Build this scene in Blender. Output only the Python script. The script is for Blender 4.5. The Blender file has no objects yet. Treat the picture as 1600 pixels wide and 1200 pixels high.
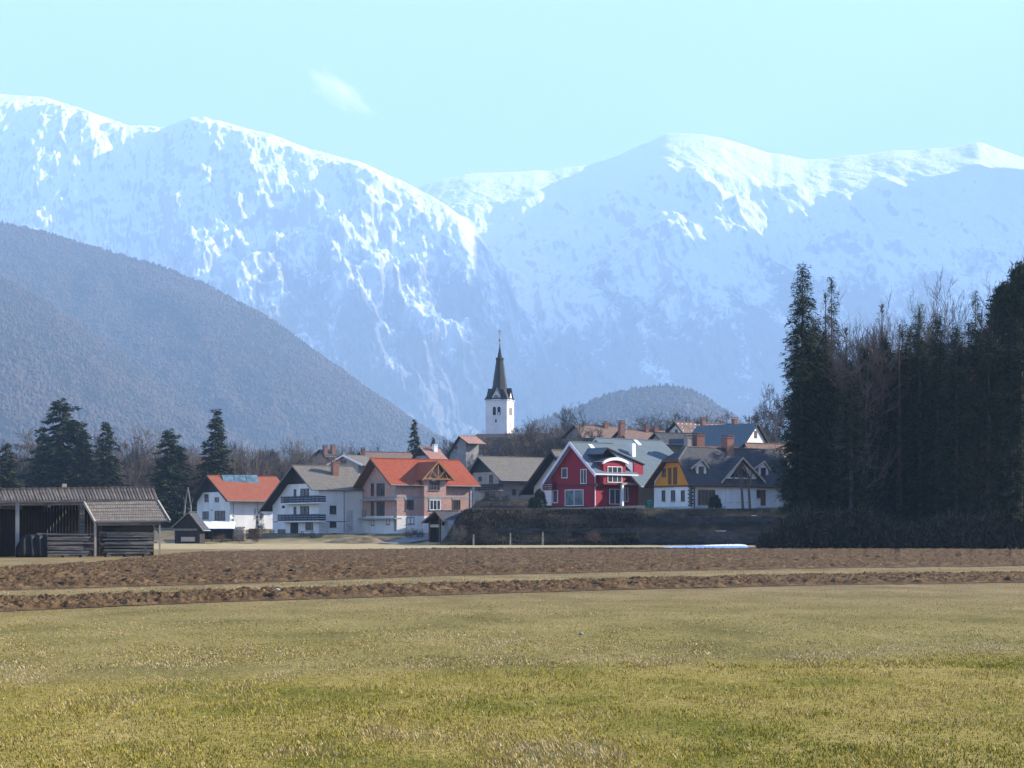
import bpy, math, random
import numpy as np
from mathutils import Vector

S = bpy.context.scene
COL = S.collection
R = math.radians
FPX, HZ, EYE = 3000.0, 832.0, 1.7      # lens in photo pixels, horizon row, eye height
rnd = random.Random(7)

# ------------------------------------------------------------------ helpers
def K(px): return (px - 800.0) / FPX
def P(px, py, Y): return (K(px) * Y, Y, EYE + (HZ - py) / FPX * Y)
def GD(py): return EYE * FPX / (py - HZ)            # distance of a point on flat ground

def tag(o, label=None, cat=None, group=None, kind=None):
    if label: o['label'] = label
    if cat: o['category'] = cat
    if group: o['group'] = group
    if kind: o['kind'] = kind
    return o

def empty(name, loc, rz=0.0):
    o = bpy.data.objects.new(name, None); COL.objects.link(o)
    o.location = loc; o.rotation_euler = (0, 0, rz)
    o.empty_display_size = 0.5
    return o

def link(name, me, mats, parent=None):
    o = bpy.data.objects.new(name, me); COL.objects.link(o)
    for m in (mats if isinstance(mats, (list, tuple)) else [mats]): me.materials.append(m)
    if parent is not None: o.parent = parent
    return o

def mesh_np(name, V, F, smooth=False, attrs=None, mi=None):
    V = np.asarray(V, np.float32); F = np.asarray(F, np.int32)
    me = bpy.data.meshes.new(name)
    n, k = F.shape
    me.vertices.add(len(V)); me.vertices.foreach_set('co', V.ravel())
    me.loops.add(n * k); me.loops.foreach_set('vertex_index', F.ravel())
    me.polygons.add(n)
    me.polygons.foreach_set('loop_start', np.arange(0, n * k, k, dtype=np.int32))
    me.polygons.foreach_set('loop_total', np.full(n, k, np.int32))
    if smooth: me.polygons.foreach_set('use_smooth', np.ones(n, bool))
    if mi is not None: me.polygons.foreach_set('material_index', np.asarray(mi, np.int32))
    for an, av in (attrs or {}).items():
        a = me.attributes.new(an, 'FLOAT', 'POINT'); a.data.foreach_set('value', np.asarray(av, np.float32))
    me.update(calc_edges=True); me.validate()
    return me

class MB:
    """collects boxes, bars, prisms for ONE mesh"""
    def __init__(s): s.v, s.f, s.m = [], [], []
    def face(s, idx, m=0): s.f.append(tuple(idx)); s.m.append(m)
    def box(s, x0, x1, y0, y1, z0, z1, m=0):
        b = len(s.v)
        s.v += [(x, y, z) for z in (z0, z1) for y in (y0, y1) for x in (x0, x1)]
        for q in ((0, 2, 3, 1), (4, 5, 7, 6), (0, 1, 5, 4), (2, 6, 7, 3), (0, 4, 6, 2), (1, 3, 7, 5)):
            s.face([b + i for i in q], m)
        return s
    def bar(s, p, q, w, h=None, m=0, up=(0, 0, 1)):
        h = h or w
        p, q = Vector(p), Vector(q); d = (q - p).normalized()
        a = d.cross(Vector(up))
        if a.length < 1e-4: a = d.cross(Vector((1, 0, 0)))
        a.normalize(); c = a.cross(d).normalized(); b = len(s.v)
        for e in (p, q):
            for i, j in ((-1, -1), (1, -1), (1, 1), (-1, 1)):
                s.v.append(tuple(e + a * (i * w / 2) + c * (j * h / 2)))
        for i in range(4): s.face([b + i, b + (i + 1) % 4, b + 4 + (i + 1) % 4, b + 4 + i], m)
        s.face([b + 3, b + 2, b + 1, b], m); s.face([b + 4, b + 5, b + 6, b + 7], m)
        return s
    def prism(s, poly, vec, m=0, mend=None):
        """closed prism: polygon swept by vec"""
        b = len(s.v); n = len(poly)
        s.v += [tuple(p) for p in poly] + [tuple(p[i] + vec[i] for i in range(3)) for p in poly]
        s.face(range(b, b + n), m if mend is None else mend)
        s.face(range(b + 2 * n - 1, b + n - 1, -1), m)
        for i in range(n):
            j = (i + 1) % n
            s.face([b + j, b + i, b + n + i, b + n + j], m)
        return s
    def slab(s, poly, t, mtop=0, mrest=1):
        """roof slab: polygon with its vertical thickness t; top in mtop"""
        b = len(s.v); n = len(poly)
        s.v += [tuple(p) for p in poly] + [(p[0], p[1], p[2] - t) for p in poly]
        s.face(range(b, b + n), mtop); s.face(range(b + 2 * n - 1, b + n - 1, -1), mrest)
        for i in range(n):
            j = (i + 1) % n
            s.face([b + j, b + i, b + n + i, b + n + j], mrest)
        return s
    def lathe(s, c, prof, n=12, m=0, a0=0.0):
        b = len(s.v); c = Vector(c)
        for r, z in prof:
            for i in range(n):
                a = a0 + 2 * math.pi * i / n
                s.v.append((c.x + r * math.cos(a), c.y + r * math.sin(a), c.z + z))
        for k in range(len(prof) - 1):
            for i in range(n):
                j = (i + 1) % n
                s.face([b + k * n + i, b + k * n + j, b + (k + 1) * n + j, b + (k + 1) * n + i], m)
        s.face([b + i for i in range(n - 1, -1, -1)], m)
        s.face([b + (len(prof) - 1) * n + i for i in range(n)], m)
        return s
    def tube(s, p, q, r0, r1, n=8, m=0):
        p, q = Vector(p), Vector(q); d = (q - p).normalized()
        a = d.orthogonal().normalized(); c = d.cross(a); b = len(s.v)
        for e, r in ((p, r0), (q, r1)):
            for i in range(n):
                t = 2 * math.pi * i / n
                s.v.append(tuple(e + a * (r * math.cos(t)) + c * (r * math.sin(t))))
        for i in range(n): s.face([b + i, b + (i + 1) % n, b + n + (i + 1) % n, b + n + i], m)
        s.face([b + i for i in range(n - 1, -1, -1)], m); s.face([b + n + i for i in range(n)], m)
        return s
    def build(s, name, mats, parent=None, smooth=False):
        me = bpy.data.meshes.new(name)
        me.from_pydata(s.v, [], s.f)
        me.polygons.foreach_set('material_index', s.m)
        if smooth: me.polygons.foreach_set('use_smooth', [True] * len(s.f))
        import bmesh
        bm = bmesh.new(); bm.from_mesh(me); bmesh.ops.recalc_face_normals(bm, faces=bm.faces); bm.to_mesh(me); bm.free()
        me.update()
        return link(name, me, mats, parent)

# ------------------------------------------------------------------ noise
def _h(ix, iy, seed):
    n = (ix * 374761393 + iy * 668265263 + seed * 1446647) & 0x7fffffff
    n = ((n ^ (n >> 13)) * 1274126177) & 0x7fffffff
    return ((n ^ (n >> 16)) & 0xffff) / 65535.0
def vn(x, y, seed=0):
    x = np.asarray(x, float); y = np.asarray(y, float)
    ix = np.floor(x).astype(np.int64); iy = np.floor(y).astype(np.int64)
    fx = x - ix; fy = y - iy
    ux = fx * fx * fx * (fx * (fx * 6 - 15) + 10); uy = fy * fy * fy * (fy * (fy * 6 - 15) + 10)
    a, b = _h(ix, iy, seed), _h(ix + 1, iy, seed)
    c, d = _h(ix, iy + 1, seed), _h(ix + 1, iy + 1, seed)
    return (a + (b - a) * ux) * (1 - uy) + (c + (d - c) * ux) * uy
def fbm(x, y, o=4, seed=0, g=0.5):
    t, a, w = 0, 1.0, 0
    for i in range(o):
        t = t + a * (vn(x * 2 ** i + 17.3 * i, y * 2 ** i - 9.1 * i, seed + i) - 0.5) * 2; w += a; a *= g
    return t / w
def rdg(x, y, o=4, seed=0, g=0.5):
    t, a, w = 0, 1.0, 0
    for i in range(o):
        t = t + a * (1 - np.abs(2 * vn(x * 2 ** i + 5.7 * i, y * 2 ** i + 3.3 * i, seed + i) - 1)); w += a; a *= g
    return t / w
def ss(a, b, t):
    t = np.clip((np.asarray(t, float) - a) / (b - a), 0, 1)
    return t * t * (3 - 2 * t)

# ------------------------------------------------------------------ materials
def nodes(name):
    m = bpy.data.materials.new(name); m.use_nodes = True
    nt = m.node_tree; b = nt.nodes['Principled BSDF']
    return m, nt, b
def N(nt, t, **kw):
    n = nt.nodes.new(t)
    for k, v in kw.items(): setattr(n, k, v)
    return n
def rgba(c): return (c[0], c[1], c[2], 1)
def ramp(nt, fac, stops):
    r = N(nt, 'ShaderNodeValToRGB'); e = r.color_ramp.elements
    e[0].position, e[0].color = stops[0][0], rgba(stops[0][1])
    e[1].position, e[1].color = stops[-1][0], rgba(stops[-1][1])
    for p, c in stops[1:-1]:
        x = e.new(p); x.color = rgba(c)
    nt.links.new(fac, r.inputs[0]); return r.outputs[0]
def noise(nt, scale, detail=4, vec=None, rough=0.55, coord='Object', sc=(1, 1, 1)):
    tc = N(nt, 'ShaderNodeTexCoord'); mp = N(nt, 'ShaderNodeMapping'); mp.inputs['Scale'].default_value = sc
    nt.links.new(vec if vec is not None else tc.outputs[coord], mp.inputs[0])
    n = N(nt, 'ShaderNodeTexNoise'); n.inputs['Scale'].default_value = scale
    n.inputs['Detail'].default_value = detail; n.inputs['Roughness'].default_value = rough
    nt.links.new(mp.outputs[0], n.inputs['Vector']); return n.outputs['Fac']
def mixc(nt, fac, a, b, mode='MIX'):
    n = N(nt, 'ShaderNodeMix', data_type='RGBA', blend_type=mode)
    for sock, v in ((n.inputs[0], fac), (n.inputs[6], a), (n.inputs[7], b)):
        if isinstance(v, (int, float)): sock.default_value = v
        elif isinstance(v, tuple): sock.default_value = rgba(v)
        else: nt.links.new(v, sock)
    return n.outputs[2]
def math_(nt, op, a, b=0.0):
    n = N(nt, 'ShaderNodeMath', operation=op)
    for i, v in enumerate((a, b)):
        if isinstance(v, (int, float)): n.inputs[i].default_value = v
        else: nt.links.new(v, n.inputs[i])
    return n.outputs[0]
def bump(nt, b, h, strength=0.5, dist=0.05):
    n = N(nt, 'ShaderNodeBump'); n.inputs['Strength'].default_value = strength; n.inputs['Distance'].default_value = dist
    nt.links.new(h, n.inputs['Height']); nt.links.new(n.outputs[0], b.inputs['Normal'])

def plain(name, c, rough=0.8, var=0.25, scale=1.5, metal=0.0, spec=0.3, bmp=0.0, sc=(1, 1, 1)):
    m, nt, b = nodes(name)
    f = noise(nt, scale, 5, sc=sc)
    lo = tuple(x * (1 - var) for x in c); hi = tuple(min(1, x * (1 + var)) for x in c)
    nt.links.new(ramp(nt, f, [(0.3, lo), (0.7, hi)]), b.inputs['Base Color'])
    b.inputs['Roughness'].default_value = rough; b.inputs['Metallic'].default_value = metal
    b.inputs['Specular IOR Level'].default_value = spec
    if bmp: bump(nt, b, noise(nt, scale * 6, 4, sc=sc), bmp, 0.05)
    return m

def tiles(name, c1, c2, mortar, w, h, wall=False, weather=0.25, wc=(0.1, 0.1, 0.09), bmp=0.6):
    """roof tiles or bricks: rows follow height, columns follow the house's length"""
    m, nt, b = nodes(name)
    tc = N(nt, 'ShaderNodeTexCoord'); sx = N(nt, 'ShaderNodeSeparateXYZ'); nt.links.new(tc.outputs['Object'], sx.inputs[0])
    cx = N(nt, 'ShaderNodeCombineXYZ')
    nt.links.new(math_(nt, 'ADD', sx.outputs[0], sx.outputs[1]) if wall else sx.outputs[0], cx.inputs[0])
    nt.links.new(sx.outputs[2] if wall else math_(nt, 'MULTIPLY', sx.outputs[2], 1.5), cx.inputs[1])
    br = N(nt, 'ShaderNodeTexBrick'); nt.links.new(cx.outputs[0], br.inputs['Vector'])
    br.inputs['Color1'].default_value = rgba(c1); br.inputs['Color2'].default_value = rgba(c2); br.inputs['Mortar'].default_value = rgba(mortar)
    br.inputs['Scale'].default_value = 1.0; br.inputs['Brick Width'].default_value = w; br.inputs['Row Height'].default_value = h
    br.inputs['Mortar Size'].default_value = 0.02 if not wall else 0.012; br.inputs['Bias'].default_value = 0.0
    f = noise(nt, 0.6, 6); f2 = noise(nt, 5, 3)
    c = mixc(nt, math_(nt, 'MULTIPLY', ramp(nt, f, [(0.42, (0, 0, 0)), (0.72, (1, 1, 1))]), weather), br.outputs['Color'], wc)
    c = mixc(nt, 0.35, c, ramp(nt, f2, [(0.3, (0.45, 0.45, 0.45)), (0.7, (0.9, 0.9, 0.9))]), 'OVERLAY')
    nt.links.new(c, b.inputs['Base Color']); b.inputs['Roughness'].default_value = 0.85; b.inputs['Specular IOR Level'].default_value = 0.2
    bump(nt, b, math_(nt, 'ADD', br.outputs['Fac'], math_(nt, 'MULTIPLY', f2, -0.6)), bmp, -0.04)
    return m

def glass(name, c=(0.02, 0.025, 0.03)):
    m, nt, b = nodes(name)
    nt.links.new(ramp(nt, noise(nt, 0.8, 2), [(0.35, c), (0.65, tuple(x * 2.2 for x in c))]), b.inputs['Base Color'])
    b.inputs['Roughness'].default_value = 0.25; b.inputs['Specular IOR Level'].default_value = 0.3
    return m

def attr_mat(name, stops, rough=0.9, attr='tint', spec=0.1, noise_amt=0.0, nscale=0.3):
    m, nt, b = nodes(name)
    a = N(nt, 'ShaderNodeAttribute'); a.attribute_name = attr
    c = ramp(nt, a.outputs['Fac'], stops)
    if noise_amt:
        c = mixc(nt, noise_amt, c, ramp(nt, noise(nt, nscale, 4), [(0.3, (0.25, 0.25, 0.25)), (0.7, (0.75, 0.75, 0.75))]), 'OVERLAY')
    nt.links.new(c, b.inputs['Base Color'])
    b.inputs['Roughness'].default_value = rough; b.inputs['Specular IOR Level'].default_value = spec
    return m

M = dict(
    plaster=plain('plaster', (0.66, 0.645, 0.61), 0.9, 0.13, 0.5, bmp=0.15, sc=(1, 1, .45)),
    plaster_warm=plain('plaster_warm', (0.62, 0.60, 0.56), 0.9, 0.10, 0.7, bmp=0.1),
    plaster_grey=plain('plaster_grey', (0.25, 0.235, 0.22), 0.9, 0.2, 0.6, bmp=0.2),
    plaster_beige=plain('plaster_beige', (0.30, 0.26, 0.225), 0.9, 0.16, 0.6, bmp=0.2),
    church=plain('church_plaster', (0.66, 0.63, 0.61), 0.9, 0.1, 0.5, bmp=0.1),
    base_green=plain('painted_plinth', (0.30, 0.40, 0.40), 0.9, 0.12, 0.8),
    concrete=plain('concrete', (0.26, 0.25, 0.235), 0.9, 0.15, 1.2, bmp=0.2),
    red=plain('red_render', (0.27, 0.012, 0.03), 0.85, 0.12, 0.8),
    darkred=plain('dark_red_boards', (0.11, 0.022, 0.03), 0.8, 0.2, 2),
    white=plain('white_paint', (0.78, 0.78, 0.78), 0.6, 0.05, 2),
    trim=plain('pale_trim', (0.62, 0.60, 0.64), 0.7, 0.06, 2),
    yellow=plain('yellow_boards', (0.60, 0.225, 0.018), 0.75, 0.16, 2.5, sc=(3, 3, 0.4)),
    wood=plain('brown_wood', (0.13, 0.065, 0.035), 0.8, 0.3, 2, sc=(3, 3, 0.5)),
    darkwood=plain('dark_stained_wood', (0.022, 0.018, 0.017), 0.85, 0.35, 1.5, sc=(3, 3, 0.5)),
    newwood=plain('new_timber', (0.30, 0.15, 0.055), 0.8, 0.2, 3),
    greywood=plain('weathered_grey_wood', (0.17, 0.15, 0.13), 0.9, 0.5, 2, sc=(0.5, 3, 6), bmp=0.4),
    palewood=plain('pale_wood', (0.40, 0.34, 0.26), 0.9, 0.25, 2, sc=(0.5, 3, 4)),
    rail=plain('blue_brown_railing', (0.035, 0.04, 0.055), 0.8, 0.3, 2),
    metal=plain('grey_metal', (0.35, 0.36, 0.37), 0.45, 0.1, 2, metal=0.7),
    white_metal=plain('pale_metal', (0.6, 0.6, 0.6), 0.5, 0.1, 2, metal=0.3),
    copper=plain('slate_spire', (0.026, 0.027, 0.031), 0.6, 0.3, 1.5, spec=0.25, bmp=0.1),
    verdigris=plain('green_sheet', (0.22, 0.36, 0.36), 0.5, 0.2, 1.0, metal=0.2),
    gold=plain('gilded_iron', (0.20, 0.16, 0.09), 0.5, 0.2, 3, metal=0.6),
    glass=glass('window_glass'), solar=glass('solar_glass', (0.05, 0.085, 0.10)),
    glass_pale=glass('patio_glass', (0.06, 0.085, 0.085)),
    snow=plain('snow', (0.82, 0.85, 0.9), 0.6, 0.04, 1.0, bmp=0.3),
    tile_orange=tiles('orange_tiles', (0.29, 0.062, 0.026), (0.225, 0.047, 0.021), (0.2, 0.045, 0.02), 0.30, 0.36, weather=0.18, wc=(0.28, 0.11, 0.06)),
    tile_red=tiles('red_tiles', (0.27, 0.078, 0.036), (0.215, 0.062, 0.031), (0.18, 0.045, 0.03), 0.28, 0.36, weather=0.3, wc=(0.24, 0.11, 0.07)),
    tile_grey=tiles('grey_tiles', (0.155, 0.14, 0.115), (0.115, 0.105, 0.09), (0.06, 0.055, 0.05), 0.32, 0.38, weather=0.4, wc=(0.16, 0.13, 0.085)),
    tile_slate=tiles('slate_blue_sheet', (0.092, 0.122, 0.138), (0.085, 0.112, 0.127), (0.06, 0.075, 0.085), 0.9, 1.2, weather=0.15, bmp=0.15),
    tile_dark=tiles('dark_tiles', (0.07, 0.072, 0.08), (0.042, 0.044, 0.05), (0.025, 0.025, 0.028), 0.32, 0.36, weather=0.25, wc=(0.09, 0.08, 0.07)),
    tile_brown=tiles('brown_tiles', (0.22, 0.13, 0.095), (0.15, 0.10, 0.08), (0.07, 0.05, 0.04), 0.3, 0.36, weather=0.4, wc=(0.14, 0.12, 0.1)),
    tile_pink=tiles('faded_red_tiles', (0.32, 0.17, 0.125), (0.25, 0.13, 0.10), (0.18, 0.09, 0.07), 0.3, 0.36, weather=0.3, wc=(0.3, 0.2, 0.15)),
    tile_church=tiles('church_slates', (0.06, 0.06, 0.065), (0.045, 0.045, 0.05), (0.03, 0.03, 0.03), 0.4, 0.4, weather=0.2),
    shingle=tiles('wooden_shingles', (0.23, 0.185, 0.14), (0.16, 0.13, 0.10), (0.06, 0.055, 0.05), 0.16, 0.42, weather=0.3, wc=(0.14, 0.12, 0.1)),
    brick=tiles('hollow_bricks', (0.41, 0.245, 0.195), (0.33, 0.18, 0.14), (0.36, 0.31, 0.28), 0.38, 0.24, wall=True, weather=0.3, wc=(0.4, 0.3, 0.26), bmp=0.3),
    brick_red=tiles('chimney_bricks', (0.20, 0.078, 0.05), (0.15, 0.06, 0.042), (0.3, 0.2, 0.16), 0.25, 0.09, wall=True, weather=0.2, wc=(0.2, 0.08, 0.05), bmp=0.3),
    stone=tiles('rough_stone', (0.075, 0.072, 0.07), (0.035, 0.035, 0.035), (0.02, 0.02, 0.02), 0.7, 0.4, wall=True, weather=0.5, wc=(0.04, 0.045, 0.03), bmp=0.8),
    stonewhite=tiles('whitewashed_rubble', (0.62, 0.60, 0.57), (0.45, 0.43, 0.41), (0.3, 0.28, 0.26), 0.4, 0.25, wall=True, weather=0.2, bmp=0.8),
    tarp=plain('black_tarpaulin', (0.014, 0.015, 0.018), 0.65, 0.3, 2, spec=0.2, bmp=0.4),
    green=plain('green_sheet_plastic', (0.01, 0.16, 0.09), 0.5, 0.15, 2),
    bark=plain('bark', (0.085, 0.068, 0.055), 0.95, 0.35, 3, sc=(4, 4, 0.6)),
    bark_pale=plain('pale_bark', (0.20, 0.19, 0.165), 0.9, 0.35, 2, sc=(1, 1, 3)),
    twig=plain('bare_twigs', (0.075, 0.056, 0.044), 0.95, 0.3, 0.4),
    twig_red=plain('reddish_twigs', (0.098, 0.066, 0.05), 0.95, 0.3, 0.4),
    twig_brown=plain('sunlit_twigs', (0.165, 0.125, 0.098), 0.95, 0.3, 0.4),  # lighter twigs: sunlight on the crowns is put into the colour
    twig_grey=plain('grey_twigs', (0.085, 0.072, 0.062), 0.95, 0.3, 0.4),
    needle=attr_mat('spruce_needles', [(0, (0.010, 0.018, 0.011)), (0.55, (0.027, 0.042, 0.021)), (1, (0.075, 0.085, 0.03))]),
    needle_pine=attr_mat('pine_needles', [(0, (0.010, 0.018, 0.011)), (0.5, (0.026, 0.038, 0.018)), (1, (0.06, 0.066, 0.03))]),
    needle_larch=attr_mat('larch_twigs', [(0, (0.06, 0.04, 0.028)), (0.5, (0.11, 0.07, 0.042)), (1, (0.17, 0.11, 0.06))]),
    shrubleaf=attr_mat('evergreen_shrub', [(0, (0.014, 0.025, 0.018)), (1, (0.05, 0.07, 0.035))]),
)

# ------------------------------------------------------------------ camera, sky, sun
cam = bpy.data.cameras.new('camera'); camo = bpy.data.objects.new('camera', cam); COL.objects.link(camo)
camo.location = (0, 0, EYE); camo.rotation_euler = (R(90), 0, 0)
cam.sensor_width = 36; cam.lens = 36 * FPX / 1600; cam.shift_y = (HZ - 600) / 1600
cam.clip_start = 0.5; cam.clip_end = 60000
S.camera = camo

SUN_EL, SUN_TH = 25.0, 15.0            # height; degrees behind due right
sd = Vector((math.cos(R(SUN_EL)) * math.cos(R(SUN_TH)), math.cos(R(SUN_EL)) * math.sin(R(SUN_TH)), math.sin(R(SUN_EL))))
sl = bpy.data.lights.new('sun', 'SUN'); sl.energy = 5.0; sl.angle = R(0.5); sl.color = (1, 0.92, 0.80)
so = bpy.data.objects.new('sun', sl); COL.objects.link(so); so.location = (300, 100, 200)
so.rotation_euler = (-sd).to_track_quat('-Z', 'Y').to_euler()

W = bpy.data.worlds.new('World'); S.world = W; W.use_nodes = True
wn = W.node_tree; bg = wn.nodes['Background']
sky = wn.nodes.new('ShaderNodeTexSky'); sky.sky_type = 'NISHITA'; sky.sun_disc = False
sky.sun_elevation = R(SUN_EL); sky.sun_rotation = R(90 - SUN_TH); sky.altitude = 400
sky.air_density = 1.0; sky.dust_density = 0.3; sky.ozone_density = 2.2
tn = wn.nodes.new('ShaderNodeMix'); tn.data_type = 'RGBA'; tn.blend_type = 'MULTIPLY'; tn.inputs[0].default_value = 1.0
tn.inputs[7].default_value = (0.80, 0.805, 1.0, 1)
wn.links.new(sky.outputs[0], tn.inputs[6]); wn.links.new(tn.outputs[2], bg.inputs[0]); bg.inputs[1].default_value = 0.074

S.view_settings.view_transform = 'Standard'; S.view_settings.look = 'None'
S.view_settings.exposure = 2.15; S.view_settings.gamma = 1
S.render.engine = 'CYCLES'
S.cycles.use_denoising = True
try: S.cycles.denoiser = 'OPENIMAGEDENOISE'; S.cycles.denoising_input_passes = 'RGB_ALBEDO_NORMAL'
except Exception: pass
S.cycles.max_bounces = 5; S.cycles.diffuse_bounces = 2; S.cycles.glossy_bounces = 2; S.cycles.volume_bounces = 1
S.cycles.use_fast_gi = False; S.cycles.sample_clamp_indirect = 6

# ------------------------------------------------------------------ ground
def G(x, y):
    x = np.asarray(x, float); y = np.asarray(y, float)
    left = 1.5 * ss(281, 296, y) + 1.0 * ss(312, 350, y) + 6.5 * ss(380, 500, y) * ss(-110, -20, x)
    right = 5.0 * ss(255.5, 266, y) + 0.8 * ss(275, 300, y) + 3.0 * ss(310, 360, y) + 6 * ss(380, 490, y)
    w = ss(-10.2, -6.6, x + 1.2 * fbm(x / 9, y / 9, 2, 5) - 0.02 * (y - 262))
    z = left * (1 - w) + right * w
    z = z * (1 - ss(700, 1600, y))
    return z
def g1(x, y): return float(G(x, y))

def graded(segs):
    out = []
    for a, b, st in segs: out += list(np.arange(a, b, st))
    return np.array(out + [segs[-1][1]])
gx = graded([(-7600, -1000, 300), (-1000, -200, 50), (-200, -80, 8), (-80, 80, 1.25), (80, 200, 8), (200, 1000, 50), (1000, 7600, 300)])
gy_ = graded([(-250, 0, 40), (0, 240, 8), (240, 310, 1.0), (310, 520, 4), (520, 1000, 30), (1000, 15200, 300)])
XX, YY = np.meshgrid(gx, gy_)
ZZ = G(XX, YY) + np.where(YY > 240, 0.18 * fbm(XX / 2.5, YY / 2.5, 3, 21) * ss(252, 262, YY), 0)
nx, ny = len(gx), len(gy_)
ii = np.arange(nx * ny).reshape(ny, nx)
F = np.stack([ii[:-1, :-1].ravel(), ii[:-1, 1:].ravel(), ii[1:, 1:].ravel(), ii[1:, :-1].ravel()], 1)

m, nt, b = nodes('meadow')
tc = N(nt, 'ShaderNodeTexCoord'); sx = N(nt, 'ShaderNodeSeparateXYZ'); nt.links.new(tc.outputs['Object'], sx.inputs[0])
def band(nt, v, a, b_):
    mr = N(nt, 'ShaderNodeMapRange'); mr.inputs[1].default_value = a; mr.inputs[2].default_value = b_
    nt.links.new(v, mr.inputs[0]); return mr.outputs[0]
f_big = noise(nt, 0.05, 5, sc=(1, 0.5, 1)); f_mid = noise(nt, 0.45, 6, sc=(1, 0.5, 1)); f_fine = noise(nt, 9, 5, rough=0.7)
c0 = ramp(nt, f_mid, [(0.25, (0.115, 0.085, 0.024)), (0.38, (0.15, 0.135, 0.022)), (0.5, (0.255, 0.195, 0.048)), (0.72, (0.34, 0.25, 0.085))])
far_ = ramp(nt, f_mid, [(0.3, (0.135, 0.112, 0.032)), (0.5, (0.215, 0.172, 0.056)), (0.72, (0.28, 0.215, 0.08))])
ln_ = math_(nt, 'ADD', math_(nt, 'SUBTRACT', sx.outputs[1], math_(nt, 'MULTIPLY', sx.outputs[0], .4)), math_(nt, 'MULTIPLY', f_mid, 2.0))
c0 = mixc(nt, band(nt, ln_, 24.0, 26.0), c0, far_)
c0 = mixc(nt, 0.8, c0, ramp(nt, f_fine, [(0.3, (0.2, 0.2, 0.2)), (0.7, (0.8, 0.8, 0.8))]), 'OVERLAY')
# position masks along depth
yv = math_(nt, 'ADD', sx.outputs[1], math_(nt, 'MULTIPLY', f_big, 6.0))
pale = ramp(nt, f_mid, [(0.3, (0.30, 0.235, 0.12)), (0.7, (0.42, 0.33, 0.18))])
tan_ = ramp(nt, f_mid, [(0.3, (0.15, 0.112, 0.05)), (0.7, (0.27, 0.20, 0.095))])
c1 = mixc(nt, band(nt, yv, 195, 206), mixc(nt, band(nt, yv, 36, 60), c0, tan_), pale)                       # pale dead grass at the far edge
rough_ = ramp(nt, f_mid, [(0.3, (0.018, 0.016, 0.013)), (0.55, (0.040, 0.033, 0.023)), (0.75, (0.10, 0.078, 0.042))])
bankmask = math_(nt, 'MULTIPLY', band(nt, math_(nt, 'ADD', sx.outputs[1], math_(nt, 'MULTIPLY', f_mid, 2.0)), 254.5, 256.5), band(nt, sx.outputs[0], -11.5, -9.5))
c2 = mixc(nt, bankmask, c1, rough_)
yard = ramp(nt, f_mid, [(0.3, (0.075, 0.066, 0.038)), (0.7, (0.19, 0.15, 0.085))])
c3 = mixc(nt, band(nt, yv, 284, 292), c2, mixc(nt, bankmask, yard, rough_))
nt.links.new(c3, b.inputs['Base Color']); b.inputs['Roughness'].default_value = 0.95; b.inputs['Specular IOR Level'].default_value = 0.05
bump(nt, b, noise(nt, 14, 5, rough=0.7), 0.7, 0.05)
M['meadow'] = m
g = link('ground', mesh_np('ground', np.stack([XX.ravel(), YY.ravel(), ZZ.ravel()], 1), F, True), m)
tag(g, 'flat winter meadow of tan and olive grass running back to the village', 'ground', kind='structure')

# ploughed strips: edges given where the photo shows them, laid on the flat field
def edge(pts):
    pts = np.array(pts, float); xs, ys = pts[:, 0], pts[:, 1]
    def f(px): return np.interp(px, xs, ys)
    return f
def strip(name, lo, hi, px0, px1, ncol, nrow, amp, seed, mat, label, cat, edge_fade=0.12, zoff=0.012, ex=None):
    px = np.linspace(px0, px1, ncol)
    t = np.linspace(0, 1, nrow)
    D0, D1 = GD(lo(px) + .55 * fbm(px / 16, px * 0, 4, seed + 40)), GD(hi(px) + .45 * fbm(px / 16, px * 0, 4, seed + 41))
    D = D0[None, :] * (D1 / D0)[None, :] ** t[:, None]
    X = K(px)[None, :] * D; Y = D
    e = np.minimum(t, (1 - t) * .5)[:, None]
    e = ss(0, edge_fade, e + 0.05 * fbm(X * .8, Y * .8, 3, seed + 9))
    rough = 0.6 * (rdg(X * 1.3, Y * 1.3, 2, seed) - 0.45) + 1.2 * np.clip(fbm(X * 6.0, Y * 4.2, 3, seed + 3, .75) + .1, -.3, 1)
    furrow = 0.8 * np.sin((Y - 0.62 * X) * 5.2 + 2 * fbm(X / 4, Y / 4, 2, seed + 4))
    Z = zoff + e * amp * np.clip(0.5 + rough + 0.3 * furrow, 0, None)
    i2 = np.arange(ncol * nrow).reshape(nrow, ncol)
    F = np.stack([i2[:-1, :-1].ravel(), i2[:-1, 1:].ravel(), i2[1:, 1:].ravel(), i2[1:, :-1].ravel()], 1)
    o = link(name, mesh_np(name, np.stack([X.ravel(), Y.ravel(), Z.ravel()], 1), F), mat)
    return tag(o, label, cat, kind='structure')
m, nt, b = nodes('ploughed_soil')
fs = noise(nt, 1.2, 6); ff = noise(nt, 11, 5, rough=0.7)
c = ramp(nt, fs, [(0.3, (0.055, 0.032, 0.016)), (0.5, (0.09, 0.054, 0.026)), (0.72, (0.16, 0.104, 0.05))])
c = mixc(nt, 0.6, c, ramp(nt, ff, [(0.3, (0.2, 0.2, 0.2)), (0.66, (0.85, 0.85, 0.85))]), 'OVERLAY')
c = mixc(nt, ramp(nt, noise(nt, 7, 3), [(0.66, (0, 0, 0)), (0.72, (0.75, 0.75, 0.75))]), c, (0.28, 0.21, 0.13))
nt.links.new(c, b.inputs['Base Color']); b.inputs['Roughness'].default_value = 0.95; b.inputs['Specular IOR Level'].default_value = 0.1
bump(nt, b, noise(nt, 16, 4), 0.8, 0.06)
M['soil'] = m
eA0 = edge([(-400, 984), (0, 956), (350, 941), (700, 930), (1000, 921), (1300, 914.5), (1600, 910.5), (2000, 906), (2500, 901)])
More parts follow.
